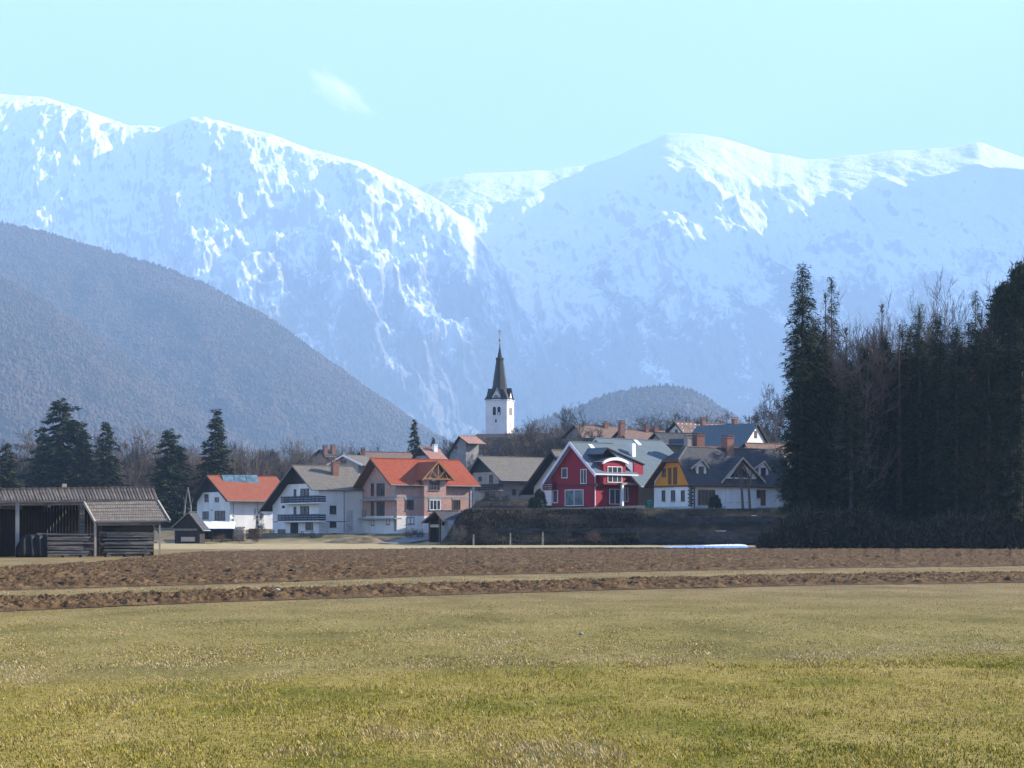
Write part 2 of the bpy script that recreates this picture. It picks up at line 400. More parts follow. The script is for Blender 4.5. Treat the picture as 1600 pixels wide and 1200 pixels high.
eA1 = edge([(-400, 956), (0, 938), (350, 926.5), (700, 913.5), (1000, 905.5), (1300, 899), (1600, 895.3), (2000, 891.5), (2500, 886.5)])
eB0 = edge([(-400, 936), (0, 923), (350, 913), (700, 900), (1000, 893.5), (1300, 888), (1600, 884.7), (2000, 882), (2500, 878.5)])
eB1 = edge([(-400, 920), (0, 909), (350, 899), (700, 886), (1000, 879.5), (1300, 874.5), (1600, 870), (2000, 868), (2500, 865.6)])
eC0 = edge([(-400, 915), (0, 905.5), (350, 896.5), (700, 884.5), (1000, 879.0), (1300, 874.2), (1600, 869.8), (2000, 867.8), (2500, 865.4)])
eC1 = edge([(-400, 897), (0, 890), (150, 880), (300, 863), (700, 857), (1000, 857.3), (1200, 858), (1600, 859.5), (2000, 860), (2500, 860.8)])
strip('ploughed_field', eA0, eA1, -400, 2350, 940, 130, 0.115, 3, M['soil'], 'nearest narrow band of dark ploughed clods', 'ploughed soil')
strip('ploughed_field', eB0, eB1, -400, 2350, 860, 150, 0.115, 13, M['soil'], 'second band of dark ploughed clods beyond the grass strip', 'ploughed soil')
strip('ploughed_field', eC0, eC1, -400, 2350, 860, 300, 0.13, 23, M['soil'], 'widest band of ploughed earth, reaching back to the pale grass edge', 'ploughed soil', 0.06)

# snow patch at the foot of the bank
xs = np.linspace(0, 1, 90); ts = np.linspace(0, 1, 16)
px = 1036 + 134 * xs
lo = np.interp(xs, [0, .2, .6, 1], [855.6, 857.2, 858.4, 856.0]); hi = np.interp(xs, [0, .2, .45, .7, .85, .95, 1], [855.0, 853.6, 852.4, 850.6, 848.6, 850.0, 855.6])
D0, D1 = GD(lo), GD(hi); D = D0[None] + (D1 - D0)[None] * ts[:, None]
X = K(px)[None] * D
e = np.minimum(np.minimum(ts, 1 - ts)[:, None] * 2, np.minimum(xs, 1 - xs)[None] * 8)
Z = 0.02 + 0.12 * np.clip(e, 0, 1) ** 0.6 * (1 + 0.7 * fbm(X / 2, D / 3, 3, 5))
i2 = np.arange(X.size).reshape(X.shape)
Fq = np.stack([i2[:-1, :-1].ravel(), i2[:-1, 1:].ravel(), i2[1:, 1:].ravel(), i2[1:, :-1].ravel()], 1)
tag(link('snow_patch', mesh_np('snow_patch', np.stack([X.ravel(), D.ravel(), Z.ravel()], 1), Fq, True), M['snow']),
    'blue-white patch of old snow lying at the foot of the dark bank', 'snow', kind='structure')

# ------------------------------------------------------------------ grass blades on the meadow (stuff)
def grass():
    rs = np.random.RandomState(4)
    Vs, Ts = [], []
    def patch(n, y0, y1, pw, hmin, hmax, w, below=None, above=None, zone=0):
        u = rs.rand(n)
        Y = (y0 ** -pw + u * (y1 ** -pw - y0 ** -pw)) ** (-1 / pw)
        px = -360 + 2360 * rs.rand(n); X = K(px) * Y
        py = HZ + EYE * FPX / Y
        keep = np.ones(n, bool)
        if below is not None: keep &= py > below(px) + 0.6
        if above is not None: keep &= py < above(px) - 0.4
        X, Y, px, py = X[keep], Y[keep], px[keep], py[keep]; n = len(X)
        # greener nearer than the dry line
        line = np.interp(px, [-200, 0, 400, 800, 1600, 1800], [1086, 1074, 1058, 1042, 1022, 1016]) + 10 * fbm(X / 1.3, Y / 1.3, 3, 8)
        nearz = ss(-8, 10, py - line); dry = np.exp(-((py - line + 8) / 16.0) ** 2)
        clump = fbm(X / 0.55, Y / 1.0, 4, 2); big = fbm(X / 2.2, Y / 5.0, 3, 6)
        tint = 0.60 + (0.22 + .16 * nearz) * clump + (.18 + .2 * nearz) * big + 0.22 * fbm(X / .2, Y / .4, 3, 14) - 0.24 * nearz + 0.14 * dry + rs.normal(0, 0.17, n)
        for ef in (eA0, eB0): tint = np.where(np.abs(py - ef(px) - 1.6) < 1.6 + rs.rand(n), .82 + .05 * rs.rand(n), tint)
        tint = np.where(rs.rand(n) < 0.05, 0.98, tint)
        keepd = rs.rand(n) < np.clip(0.72 + 0.9 * clump, 0.25, 1)
        X, Y, tint, clump, nearz = X[keepd], Y[keepd], tint[keepd], clump[keepd], nearz[keepd]; n = len(X)
        hh = (hmin + (hmax - hmin) * rs.rand(n) ** 1.6) * np.where(rs.rand(n) < .006, 2.6, 1) * (0.75 + 0.7 * np.clip(clump + 0.3, 0, 1)) * (0.75 + 0.35 * nearz)
        a = rs.rand(n) * 2 * np.pi; lean = hh * (0.35 + 1.1 * rs.rand(n))
        ww = w * (0.6 + 0.8 * rs.rand(n))
        bx, by = np.cos(a + 1.57) * ww / 2, np.sin(a + 1.57) * ww / 2
        tx, ty = np.cos(a) * lean, np.sin(a) * lean
        z0 = np.zeros(n) - .002
        v = np.stack([np.stack([X - bx, Y - by, z0], 1), np.stack([X + bx, Y + by, z0], 1),
                      np.stack([X + tx * .45 + bx * .8, Y + ty * .45 + by * .8, hh * .65], 1), np.stack([X + tx * .45 - bx * .8, Y + ty * .45 - by * .8, hh * .65], 1),
                      np.stack([X + tx, Y + ty, hh], 1)], 1)
        Vs.append(v.reshape(-1, 3)); Ts.append(np.repeat(np.clip(tint, 0, 1), 5))
    patch(310000, 12.0, 30, 0.6, 0.008, 0.034, 0.0062, below=eA0)
    patch(230000, 24.0, 85, 0.9, 0.010, 0.032, 0.0105, below=eA0)
    patch(48000, 42.0, 110, 1.0, 0.02, 0.06, 0.02, below=eB0, above=eA1)
    V = np.concatenate(Vs); T = np.concatenate(Ts); n = len(V) // 5
    b0 = np.arange(n) * 5
    F = np.concatenate([np.stack([b0, b0 + 1, b0 + 2], 1), np.stack([b0, b0 + 2, b0 + 3], 1), np.stack([b0 + 3, b0 + 2, b0 + 4], 1)])
    mt = attr_mat('grass_blades', [(0, (0.10, 0.13, 0.010)), (0.25, (0.25, 0.215, 0.022)), (0.45, (0.335, 0.265, 0.05)), (0.62, (0.31, 0.245, 0.075)), (0.82, (0.40, 0.285, 0.12)), (1, (0.54, 0.44, 0.26))], 0.9, spec=0.03)
    o = link('meadow_grass', mesh_np('meadow_grass', V, F, attrs={'tint': T}), mt)
    tag(o, 'short winter grass, yellow-green near by and straw coloured towards the ploughed strips', 'grass', kind='stuff')
grass()

# ------------------------------------------------------------------ mountains and hills
def massif(name, ridge, foot, cols, rows, amp, seed, top, px0, px1, mat, label, shear=0.0, wl=420.0, conc=1.25, shoulder=0.05, back=0.25, fine=0.4, cap=None, size=1.0):
    r = np.array(ridge, float)
    px = np.linspace(px0, px1, cols)
    pyr = np.interp(px, r[:, 0], r[:, 1]); Dr = np.interp(px, r[:, 0], r[:, 2])
    # soften the polyline and roughen the skyline
    pyr = pyr + 2.2 * fbm(px / 26, px * 0, 4, seed + 90, .6)
    kern = np.hanning(13); kern /= kern.sum()
    pyr = np.convolve(np.pad(pyr, 6, 'edge'), kern, 'valid'); Dr = np.convolve(np.pad(Dr, 6, 'edge'), kern, 'valid')
    zr = EYE + (HZ - pyr) / FPX * Dr
    k = K(px)
    t = np.concatenate([np.linspace(0, 1, rows) ** 0.9, 1 + np.linspace(0.02, 1, 14) * back])
    Df = np.interp(px, [f[0] for f in foot], [f[1] for f in foot])
    Y = Df[None] + (Dr - Df)[None] * t[:, None]
    X = k[None] * Y
    tt = t[:, None]
    tc_ = np.clip(tt, 0, 1)
    shape = (1 - shoulder) * tc_ ** conc + shoulder * (1 - (1 - tc_) ** 4)
    if cap:
        cs = cap[1] * (ss(690, 540, px)[None] if len(cap) > 3 else 1.0)
        shape = np.where(tc_ > cap[0], 1 - (cs + (1 - cap[0]) * .9 * (1 - cs / cap[1])) * (1 - tc_) / (1 - cap[0]), (1 - cs - (1 - cap[0]) * .9 * (1 - cs / cap[1])) * (tc_ / cap[0]) ** conc)
    shape = np.where(tt > 1, 1 - 1.1 * (tt - 1) / back * 0.9, shape)
    prof = (np.sin(np.pi * np.clip(tt, 0, 1) ** 0.9)) ** 0.7 * np.clip(tt * 3, 0, 1)
    if cap: prof = prof * (1 - cap[2] * ss(cap[0] - .06, cap[0] + .06, tt))
    s = X + shear * (Y - Dr[None])
    wx = 0.35 * fbm(X / 900, Y / 900, 3, seed + 50)
    wx = 0.8 * fbm(X / 1300, Y / 1300, 4, seed + 50)
    wy = 0.8 * fbm(X / 1100, Y / 1100, 4, seed + 60)
    spur = 0.7 * rdg(s / wl + wx, Y / (wl * 2.2) + wy, 5, seed, 0.52) + 0.3 * rdg(X / (wl * .45) + wy, Y / (wl * .6) - wx, 4, seed + 7, .55) - 0.55
    crag = fbm(s / (wl * 0.22), Y / (wl * 0.4), 4, seed + 30, 0.6)
    Z = zr[None] * shape + prof * amp * (1.5 * spur + fine * 0.35 * crag)
    rib = rdg(s / 165 + .45 * fbm(X / 420, Y / 420, 3, seed + 70), tt * 2.6 + .8 * wx, 4, seed + 33, .62) - .55
    Z += prof * fine * 72 * rib
    Z += (1 - (cap[2] * ss(cap[0] - .06, cap[0] + .06, tt) if cap else 0)) * 9 * fine * fbm(X / 50, Y / 110, 3, seed + 31, .6) * np.clip(tt * 4, 0, 1) * np.clip(0.35 + (1 - tt) * 8, 0.25, 1)
    Z = np.maximum(Z, -4)
    Z[0] = -4
    X = X * size; Y = Y * size; Z = np.where(Z > 0, Z * size, Z)
    nr = len(t)
    i2 = np.arange(nr * cols).reshape(nr, cols)
    F = np.stack([i2[:-1, :-1].ravel(), i2[:-1, 1:].ravel(), i2[1:, 1:].ravel(), i2[1:, :-1].ravel()], 1)
    o = link(name, mesh_np(name, np.stack([X.ravel(), Y.ravel(), Z.ravel()], 1), F, True), mat)
    tag(o, label, 'mountain', kind='structure')
    return X, Y, Z, o

m, nt, b = nodes('mountain_snow')
geo = N(nt, 'ShaderNodeNewGeometry'); sn = N(nt, 'ShaderNodeSeparateXYZ'); nt.links.new(geo.outputs['Normal'], sn.inputs[0])
tc = N(nt, 'ShaderNodeTexCoord'); sz = N(nt, 'ShaderNodeSeparateXYZ'); nt.links.new(tc.outputs['Object'], sz.inputs[0])
n1 = noise(nt, 0.0030, 9, rough=0.66, sc=(1.6, 0.7, 0.4)); n2 = noise(nt, 0.0215, 7, rough=0.7, sc=(1.5, 0.8, 0.4)); n3 = noise(nt, 0.0008, 4)
alt = math_(nt, 'MULTIPLY', math_(nt, 'SUBTRACT', sz.outputs[2], 1260.0), 1 / 2100.0)
fm = math_(nt, 'SUBTRACT', math_(nt, 'ADD', math_(nt, 'MULTIPLY', n1, 1.5), math_(nt, 'ADD', math_(nt, 'MULTIPLY', n2, 0.7), math_(nt, 'MULTIPLY', n3, 0.5))), math_(nt, 'MULTIPLY', alt, 1.15))
fmask = ramp(nt, fm, [(0.0, (0, 0, 0)), (1.0, (1, 1, 1))])
mr = N(nt, 'ShaderNodeMapRange'); mr.inputs[1].default_value = 1.29; mr.inputs[2].default_value = 1.47; nt.links.new(fm, mr.inputs[0])
rm = N(nt, 'ShaderNodeMapRange'); rm.inputs[1].default_value = 0.66; rm.inputs[2].default_value = 0.54
nt.links.new(math_(nt, 'ADD', sn.outputs[2], math_(nt, 'MULTIPLY', math_(nt, 'SUBTRACT', n2, 0.5), 0.35)), rm.inputs[0])
c = mixc(nt, math_(nt, 'MULTIPLY', rm.outputs[0], 0.75), (0.86, 0.88, 0.92), ramp(nt, n2, [(0.3, (0.16, 0.16, 0.165)), (0.7, (0.34, 0.33, 0.32))]))
c = mixc(nt, math_(nt, 'MULTIPLY', mr.outputs[0], 0.88), c, ramp(nt, n2, [(0.35, (0.035, 0.042, 0.04)), (0.7, (0.12, 0.105, 0.09))]))
nt.links.new(c, b.inputs['Base Color']); b.inputs['Roughness'].default_value = 0.9; b.inputs['Specular IOR Level'].default_value = 0.1
bump(nt, b, math_(nt, 'ADD', n2, math_(nt, 'MULTIPLY', noise(nt, 0.1, 4), 0.4)), 0.8, 28.0)
M['mountain'] = m

massif('mountain', [(-600, 165, 9900), (-250, 140, 9750), (0, 147, 9500), (70, 152, 9400), (130, 172, 9250), (200, 196, 9100), (250, 201, 9000), (300, 184, 8800), (340, 190, 8700), (420, 210, 8500), (510, 240, 8250),
        (560, 252, 8100), (640, 288, 7850), (700, 322, 7650), (740, 354, 7550), (765, 392, 7520), (790, 420, 7500), (806, 470, 7450), (840, 505, 7400), (862, 575, 7350), (910, 630, 7300), (960, 720, 7200), (1100, 822, 7100)],
       [(-600, 6200), (300, 5800), (800, 5800), (1100, 6000)], 1200, 430, 225, 11, 0.06, -600, 1100, M['mountain'],
       'snow covered mountain ridge falling from upper left to the central saddle', size=1.4, cap=(0.9, 0.055, 0.2, 1), shear=0.25, wl=620, conc=1.18, shoulder=0.07, fine=1.0)
massif('mountain', [(300, 420, 9900), (520, 330, 9850), (640, 296, 9800), (690, 281, 9750), (740, 271, 9700), (800, 268, 9650), (860, 266, 9600), (920, 258, 9550), (960, 246, 9450), (1000, 226, 9350), (1040, 210, 9250), (1080, 208, 9150), (1130, 216, 9050),
        (1200, 238, 8950), (1260, 250, 8900), (1310, 246, 8850), (1400, 236, 8750), (1480, 232, 8650), (1530, 222, 8600), (1570, 236, 8550), (1600, 247, 8500), (1690, 240, 8450), (1770, 215, 8450), (1860, 100, 8450), (1950, -80, 8450), (2030, -200, 8450), (2350, -190, 8600)],  # unseen ridge at the right end raised to shade the lower slopes
       [(300, 6700), (1000, 6100), (1700, 5700), (2350, 5600)], 1200, 430, 150, 37, 0.1, 300, 2350, M['mountain'],
       'broad snow capped mountain above the spruces, forest on its shaded flank', size=1.4, cap=(0.77, 0.165, 0.6), shear=0.25, wl=760, conc=1.05, shoulder=0.10, fine=0.8)

m, nt, b = nodes('hill_ground')
nt.links.new(ramp(nt, noise(nt, 0.02, 6), [(0.3, (0.042, 0.036, 0.028)), (0.7, (0.075, 0.055, 0.041))]), b.inputs['Base Color'])
b.inputs['Roughness'].default_value = 1.0; b.inputs['Specular IOR Level'].default_value = 0.0
M['hillground'] = m
hillA = massif('hill', [(-500, 250, 6211), (-200, 300, 6080), (0, 348, 5947), (60, 360, 5921), (120, 380, 5881), (190, 398, 5814), (250, 416, 5749), (330, 448, 5617), (420, 498, 5484), (500, 553, 5353), (560, 598, 5259), (620, 641, 5180), (690, 686, 5088), (760, 726, 5021), (900, 790, 4890), (1000, 826, 4824)],
       [(-500, 3568), (1000, 3965)], 340, 150, 90, 71, 0, -500, 1000, M['hillground'], 'wooded hill sloping down from the left edge below the snow', shear=0.4, wl=500, conc=0.95, shoulder=0.05, fine=0.25)
hillB = massif('hill', [(-500, 300, 4659), (-200, 375, 4591), (0, 432, 4525), (70, 472, 4459), (150, 527, 4392), (215, 568, 4326), (290, 626, 4258), (350, 670, 4192), (420, 706, 4126), (560, 780, 3993), (700, 826, 3926)],
       [(-500, 2662), (700, 3061)], 280, 130, 60, 91, 0, -500, 700, M['hillground'], 'lower wooded spur in front of the left hill', shear=0.4, wl=420, conc=0.95, shoulder=0.05, fine=0.25)
hillC = massif('hill', [(600, 780, 4422), (760, 705, 4422), (800, 680, 4422), (850, 655, 4422), (900, 637, 4422), (950, 617, 4422), (1000, 606, 4422), (1040, 602, 4422), (1080, 609, 4422), (1110, 625, 4422), (1145, 648, 4422), (1200, 690, 4422), (1300, 750, 4422), (1450, 815, 4422)],
       [(600, 3389), (1450, 3389)], 200, 70, 30, 101, 0, 600, 1450, M['hillground'], 'small round wooded hill behind the village roofs', shear=0.2, wl=300, conc=0.8, shoulder=0.1, fine=0.25)

def hill_forest(name, hill, n, seed, label, hmin, hmax, conifer=0.3):
    X, Y, Z, _ = hill
    rs = np.random.RandomState(seed)
    nr, nc = X.shape; nr -= 11
    # area-weighted random cells
    ca = np.abs((X[1:nr, 1:] - X[1:nr, :-1]) * (Y[1:nr, 1:] - Y[:nr - 1, 1:])); ca = ca / ca.sum()
    idx = rs.choice(ca.size, n, p=ca.ravel()); i, j = np.unravel_index(idx, ca.shape)
    u, v = rs.rand(n), rs.rand(n)
    def bl(A): return (A[i, j] * (1 - v) + A[i + 1, j] * v) * (1 - u) + (A[i, j + 1] * (1 - v) + A[i + 1, j + 1] * v) * u
    x, y, z = bl(X), bl(Y), bl(Z)
    con = rs.rand(n) < np.clip(conifer + 0.55 * fbm(x / 160, y / 160, 3, seed), 0.03, 0.95)
    h = (hmin + (hmax - hmin) * rs.rand(n)) * np.where(con, 1.12, 0.85)
    r = h * np.where(con, 0.27, 0.52) * (0.8 + 0.4 * rs.rand(n))
    k = 6; Vs = []
    lev = [(0.0, np.where(con, 1.0, 0.55)), (0.45, np.where(con, 0.62, 1.0)), (0.8, np.where(con, 0.24, 0.62)), ]
    a0 = rs.rand(n) * 6.28
    for zl, rr in lev:
        for q in range(k):
            a = a0 + q * 2 * np.pi / k
            jit = 0.7 + 0.6 * rs.rand(n)
            Vs.append(np.stack([x + np.cos(a) * r * rr * jit, y + np.sin(a) * r * rr * jit, z - 1 + h * (zl + 0.12 * (rs.rand(n) - .5))], 1))
    Vs.append(np.stack([x, y, z + h], 1))
    V = np.stack(Vs, 1).reshape(-1, 3); st = len(Vs); b0 = np.arange(n) * st
    F = []
    for l in range(2):
        for q in range(k):
            a, c = l * k + q, l * k + (q + 1) % k
            F.append(np.stack([b0 + a, b0 + c, b0 + c + k], 1)); F.append(np.stack([b0 + a, b0 + c + k, b0 + a + k], 1))
    for q in range(k): F.append(np.stack([b0 + 2 * k + q, b0 + 2 * k + (q + 1) % k, b0 + 3 * k], 1))
    tint = np.where(con, 0.12 + 0.2 * rs.rand(n), 0.5 + 0.5 * rs.rand(n) + 0.12 * fbm(x / 250, y / 250, 2, seed + 4))
    mt = attr_mat('forest_crowns', [(0, (0.026, 0.031, 0.023)), (0.33, (0.036, 0.04, 0.028)), (0.5, (0.064, 0.05, 0.038)), (1, (0.10, 0.068, 0.05))], noise_amt=0.1, nscale=0.25)
    o = link(name, mesh_np(name, V, np.concatenate(F), True, attrs={'tint': np.repeat(np.clip(tint, 0, 1), st)}), mt)
    tag(o, label, 'forest', kind='stuff')
hill_forest('hill_forest', hillA, 52000, 5, 'mixed winter forest covering the big left hill', 7, 11)
hill_forest('hill_forest', hillB, 36000, 6, 'mixed winter forest on the lower left spur', 6, 10)
hill_forest('hill_forest', hillC, 12000, 8, 'mixed winter forest on the small round hill', 6, 10)

# ------------------------------------------------------------------ houses
class House:
    """local frame: origin at the near corner, x along the eave wall (away to the right), y along the gable wall (away to the left)"""
    def __init__(s, name, label, cat, pxc, D, phi, px_left, px_right, py_base, group=None, sink=1.6):
        s.C = (K(pxc) * D, D); s.c, s.s = math.cos(R(phi)), math.sin(R(phi)); s.phi = phi
        s.z0 = EYE + (HZ - py_base) / FPX * D; s.sink = sink
        s.root = empty(name, (s.C[0], s.C[1], s.z0), R(phi)); tag(s.root, label, cat, group)
        s.W = s.gy(px_left); s.L = s.ex(px_right)
    def gy(s, px, x=0.0):
        k = K(px); return (s.C[0] + x * s.c - k * (s.C[1] + x * s.s)) / (s.s + k * s.c)
    def ex(s, px, y=0.0):
        k = K(px); return (k * (s.C[1] + y * s.c) - (s.C[0] - y * s.s)) / (s.c - k * s.s)
    def z(s, py, x=0.0, y=0.0):
        return EYE + (HZ - py) / FPX * (s.C[1] + x * s.s + y * s.c) - s.z0
    # --- roof given by three photo points of the front verge
    def roof_profile(s, apex, left, right, o=1.2, o2=0.8, t=0.22, min_or=0.35, min_ol=0.4):
        s.o, s.o2, s.t = o, o2, t
        s.ya = s.gy(apex[0], -o); s.za = s.z(apex[1], -o, s.ya)
        s.yl = max(s.gy(left[0], -o), s.W + min_ol); s.zl = s.z(left[1], -o, s.yl)
        s.yr = min(s.gy(right[0], -o), -min_or); s.zr = s.z(right[1], -o, s.yr)
    def under(s, y):
        """height of the roof's underside over the gable line"""
        if y <= s.ya: return s.za + (s.zr - s.za) * (s.ya - y) / (s.ya - s.yr) - s.t
        return s.za + (s.zl - s.za) * (y - s.ya) / (s.yl - s.ya) - s.t
    def top(s, y): return s.under(y) + s.t
    def y_at(s, z):           # y on the front roof slope at height z
        return s.ya - (s.za - z) * (s.ya - s.yr) / (s.za - s.zr)
    def roof(s, mt, mu, name='roof', gut=True):
        a, b = -s.o, s.L + s.o2
        mb = MB()
        mb.slab([(a, s.yr, s.zr), (b, s.yr, s.zr), (b, s.ya, s.za), (a, s.ya, s.za)], s.t)
        mb.slab([(a, s.ya, s.za), (b, s.ya, s.za), (b, s.yl, s.zl), (a, s.yl, s.zl)], s.t)
        s.rf = mb.build(name, [mt, mu], s.root)
        rg = MB(); rg.bar((a - 0.02, s.ya, s.za + 0.04), (b + 0.02, s.ya, s.za + 0.04), 0.26, 0.14)
        rg.build('ridge_cap', mt, s.rf)
        gt = MB()
        if gut: gt.tube((a, s.yr - 0.07, s.zr - 0.1), (b, s.yr - 0.07, s.zr - 0.1), 0.07, 0.07, 6)
        if gut: gt.build('gutter', M['metal'], s.rf)
        return s.rf
    def verge(s, mt, w=0.22, h=0.3):
        mb = MB()
        for p, q in (((s.yr, s.zr), (s.ya, s.za)), ((s.ya, s.za), (s.yl, s.zl))):
            mb.bar((-s.o - 0.05, p[0], p[1] - 0.1), (-s.o - 0.05, q[0], q[1] - 0.1), 0.1, h, up=(1, 0, 0)) if False else \
            mb.prism([(-s.o - 0.10, p[0], p[1] - h), (-s.o - 0.10, p[0], p[1] + 0.05), (-s.o - 0.10, q[0], q[1] + 0.05), (-s.o - 0.10, q[0], q[1] - h)], (0.095, 0, 0))
        return mb.build('verge_board', mt, s.rf)
    def walls(s, mt, name='wall', zb=None):
        e = 0.01
        zb = -s.sink if zb is None else zb
        pts = [(0, 0, zb), (0, s.W, zb), (0, s.W, s.under(s.W) - e), (0, s.ya, s.za - s.t - e), (0, 0, s.under(0) - e)]
        mb = MB(); mb.prism(pts, (s.L, 0, 0))
        s.wl = mb.build(name, mt, s.root); return s.wl
    def boarding(s, mt, py, px=None, th=0.05, name='gable_boarding'):
        z = s.z(py, 0, s.ya); y0, y1 = max(0.02, s.y_at(z + s.t)), s.W - 0.02
        zz = s.under
        lo = z
        yb = min(y1, s.ya + (s.za - s.t - lo) * (s.yl - s.ya) / (s.za - s.zl))
        pts = [(-th, y0, lo), (-th, yb, lo)]
        if zz(yb) - 0.02 > lo + 0.05: pts.append((-th, yb, zz(yb) - 0.02))
        pts.append((-th, s.ya, s.za - s.t - 0.02))
        if zz(y0) - 0.02 > lo + 0.05: pts.append((-th, y0, zz(y0) - 0.02))
        mb = MB(); mb.prism(pts, (th - 0.003, 0, 0)); return mb.build(name, mt, s.root)
    # --- openings
    def rect(s, face, px0, px1, py0, py1, off=0.0):
        if face == 'g':
            a, b = s.gy(px1, -off), s.gy(px0, -off); ym = (a + b) / 2
            return a, b, s.z(py1, -off, ym), s.z(py0, -off, ym)
        a, b = s.ex(px0, -off), s.ex(px1, -off); xm = (a + b) / 2
        return a, b, s.z(py1, xm, -off), s.z(py0, xm, -off)
    def B(s, mb, face, off, d0, d1, a, b, z0, z1, m=0):
        """box on a wall face between depths d0<d1 in front of it"""
        if face == 'g': mb.box(-off - d1, -off - d0, a, b, z0, z1, m)
        else: mb.box(a, b, -off - d1, -off - d0, z0, z1, m)
    def window(s, face, px0, px1, py0, py1, frame='white', mull=1, bars=0, off=0.0, name='window', pane='glass', fw=0.09, sill=True, lintel=None):
        a, b, z0, z1 = s.rect(face, px0, px1, py0, py1, off)
        mb = MB(); d0, d1 = 0.002, 0.09
        s.B(mb, face, off, d0, d1, a, a + fw, z0, z1); s.B(mb, face, off, d0, d1, b - fw, b, z0, z1)
        s.B(mb, face, off, d0, d1, a + fw, b - fw, z0, z0 + fw); s.B(mb, face, off, d0, d1, a + fw, b - fw, z1 - fw, z1)
        for i in range(mull):
            c = a + (b - a) * (i + 1) / (mull + 1); s.B(mb, face, off, d0, d1 - .01, c - fw * .45, c + fw * .45, z0 + fw, z1 - fw)
        for i in range(bars):
            c = z0 + (z1 - z0) * (i + 1) / (bars + 1); s.B(mb, face, off, d0, d1 - .02, a + fw, b - fw, c - .03, c + .03)
        w = mb.build(name, M[frame], s.root)
        p = MB(); s.B(p, face, off, 0.004, 0.03, a + fw * .8, b - fw * .8, z0 + fw * .8, z1 - fw * .8); p.build('pane', M[pane], w)
        if sill and name == 'window':
            q = MB(); s.B(q, face, off, 0.0, 0.16, a - .06, b + .06, z0 - .07, z0 - .005); q.build('sill', M['concrete'], w)
        return w
    def door(s, face, px0, px1, py0, py1, mat='darkwood', off=0.0, name='door', planks=3):
        a, b, z0, z1 = s.rect(face, px0, px1, py0, py1, off)
        mb = MB(); s.B(mb, face, off, 0.002, 0.05, a, b, z0, z1)
        for i in range(planks):
            u0 = a + (b - a) * (i + .08) / planks; u1 = a + (b - a) * (i + .92) / planks
            s.B(mb, face, off, 0.05, 0.08, u0, u1, z0 + .08, z1 - .08)
        return mb.build(name, M[mat], s.root)
    def panel(s, name, face, px0, px1, py0, py1, mat, th=0.05, off=0.0, parent=None):
        a, b, z0, z1 = s.rect(face, px0, px1, py0, py1, off)
        mb = MB(); s.B(mb, face, off, 0.001, th, a, b, z0, z1); return mb.build(name, M[mat], parent or s.root)
    def balcony(s, px0, px1, py_top, py_floor, depth=1.2, slab='plaster', rail='rail', thick=0.18, rows=3):
        a, b = s.gy(px1, -depth), s.gy(px0, -depth); ym = (a + b) / 2
        zf, zt = s.z(py_floor, -depth, ym), s.z(py_top, -depth, ym)
        mb = MB(); mb.box(-depth, -0.002, a, b, zf - thick, zf)
        bal = mb.build('balcony', M[slab], s.root)
        if rail:
            r = MB(); h = zt - zf
            for i in range(rows):
                z0 = zf + h * (i + .12) / rows; z1 = zf + h * (i + .92) / rows
                r.box(-depth - .04, -depth + .0, a, b, z0, z1)
                r.box(-depth, -.02, a - .03, a + .01, z0, z1); r.box(-depth, -.02, b - .01, b + .03, z0, z1)
            n = max(2, int((b - a) / 1.3))
            for i in range(n + 1):
                y = a + (b - a) * i / n; r.box(-depth, -depth + .07, y - .04, y + .04, zf, zt)
            r.box(-depth - .06, -depth + .04, a - .03, b + .03, zt, zt + .06)
            r.build('railing', M[rail], bal)
        return bal
    def chimney(s, px, py_top, py_bot, w=0.75, mat='brick_red', cap=True, y=None, d=None, parent=None):
        """stands on the front slope where the photo shows its foot"""
        if y is None:
            y = s.ya
            for _ in range(12):
                x = s.ex(px, y); zz = s.z(py_bot, x, y); y = min(s.ya, max(s.yr, s.y_at(min(zz, s.za))))
        x = s.ex(px, y); zt = s.z(py_top, x, y)
        d = d or w
        mb = MB(); mb.box(x - w / 2, x + w / 2, y - d / 2, y + d / 2, s.top(y) - 1.2, zt)
        ch = mb.build('chimney', M[mat], parent or s.rf)
        if cap:
            c = MB(); c.box(x - w / 2 - .08, x + w / 2 + .08, y - d / 2 - .08, y + d / 2 + .08, zt - .12, zt + .02)
            for i in (-1, 1):
                for j in (-1, 1): c.box(x + i * w * .4 - .06, x + i * w * .4 + .06, y + j * d * .4 - .06, y + j * d * .4 + .06, zt + .02, zt + .3)
            c.box(x - w / 2 - .1, x + w / 2 + .1, y - d / 2 - .1, y + d / 2 + .1, zt + .3, zt + .37)
            me = c.build('chimney_cap', M[mat], ch) if False else c
            # cap stays inside the chimney part's own mesh
            o = c.build('cap_tmp', M[mat], None); import bmesh
            bm = bmesh.new(); bm.from_mesh(ch.data); bm.from_mesh(o.data); bm.to_mesh(ch.data); bm.free()
            dm = o.data; bpy.data.objects.remove(o); bpy.data.meshes.remove(dm)
        return ch
    def cross_gable(s, pxl, pxr, pya, pyt_l, pyt_r, out, mt, mu, mw=None, pxa=None, name='dormer', back=None, t=0.18, front_o=0.4, trim=None, wall_px=None, face_mat=None):
        """gabled dormer or wing on the front slope: verge tips at pxl / pxr, apex at pya, in the plane y=-out"""
        yf = -out
        x0, x1 = s.ex(pxl, yf), s.ex(pxr, yf)
        xa = s.ex(pxa, yf) if pxa else (x0 + x1) / 2
        za = s.z(pya, xa, yf); zl, zr = s.z(pyt_l, x0, yf), s.z(pyt_r, x1, yf)
        def yb(z): return s.y_at(min(z, s.za - .02)) + .15
        mb = MB()
        mb.slab([(x0, yf, zl), (xa, yf, za), (xa, yb(za), za), (x0, max(yb(zl), yf + .1), zl)], t)
        mb.slab([(xa, yf, za), (x1, yf, zr), (x1, max(yb(zr), yf + .1), zr), (xa, yb(za), za)], t)
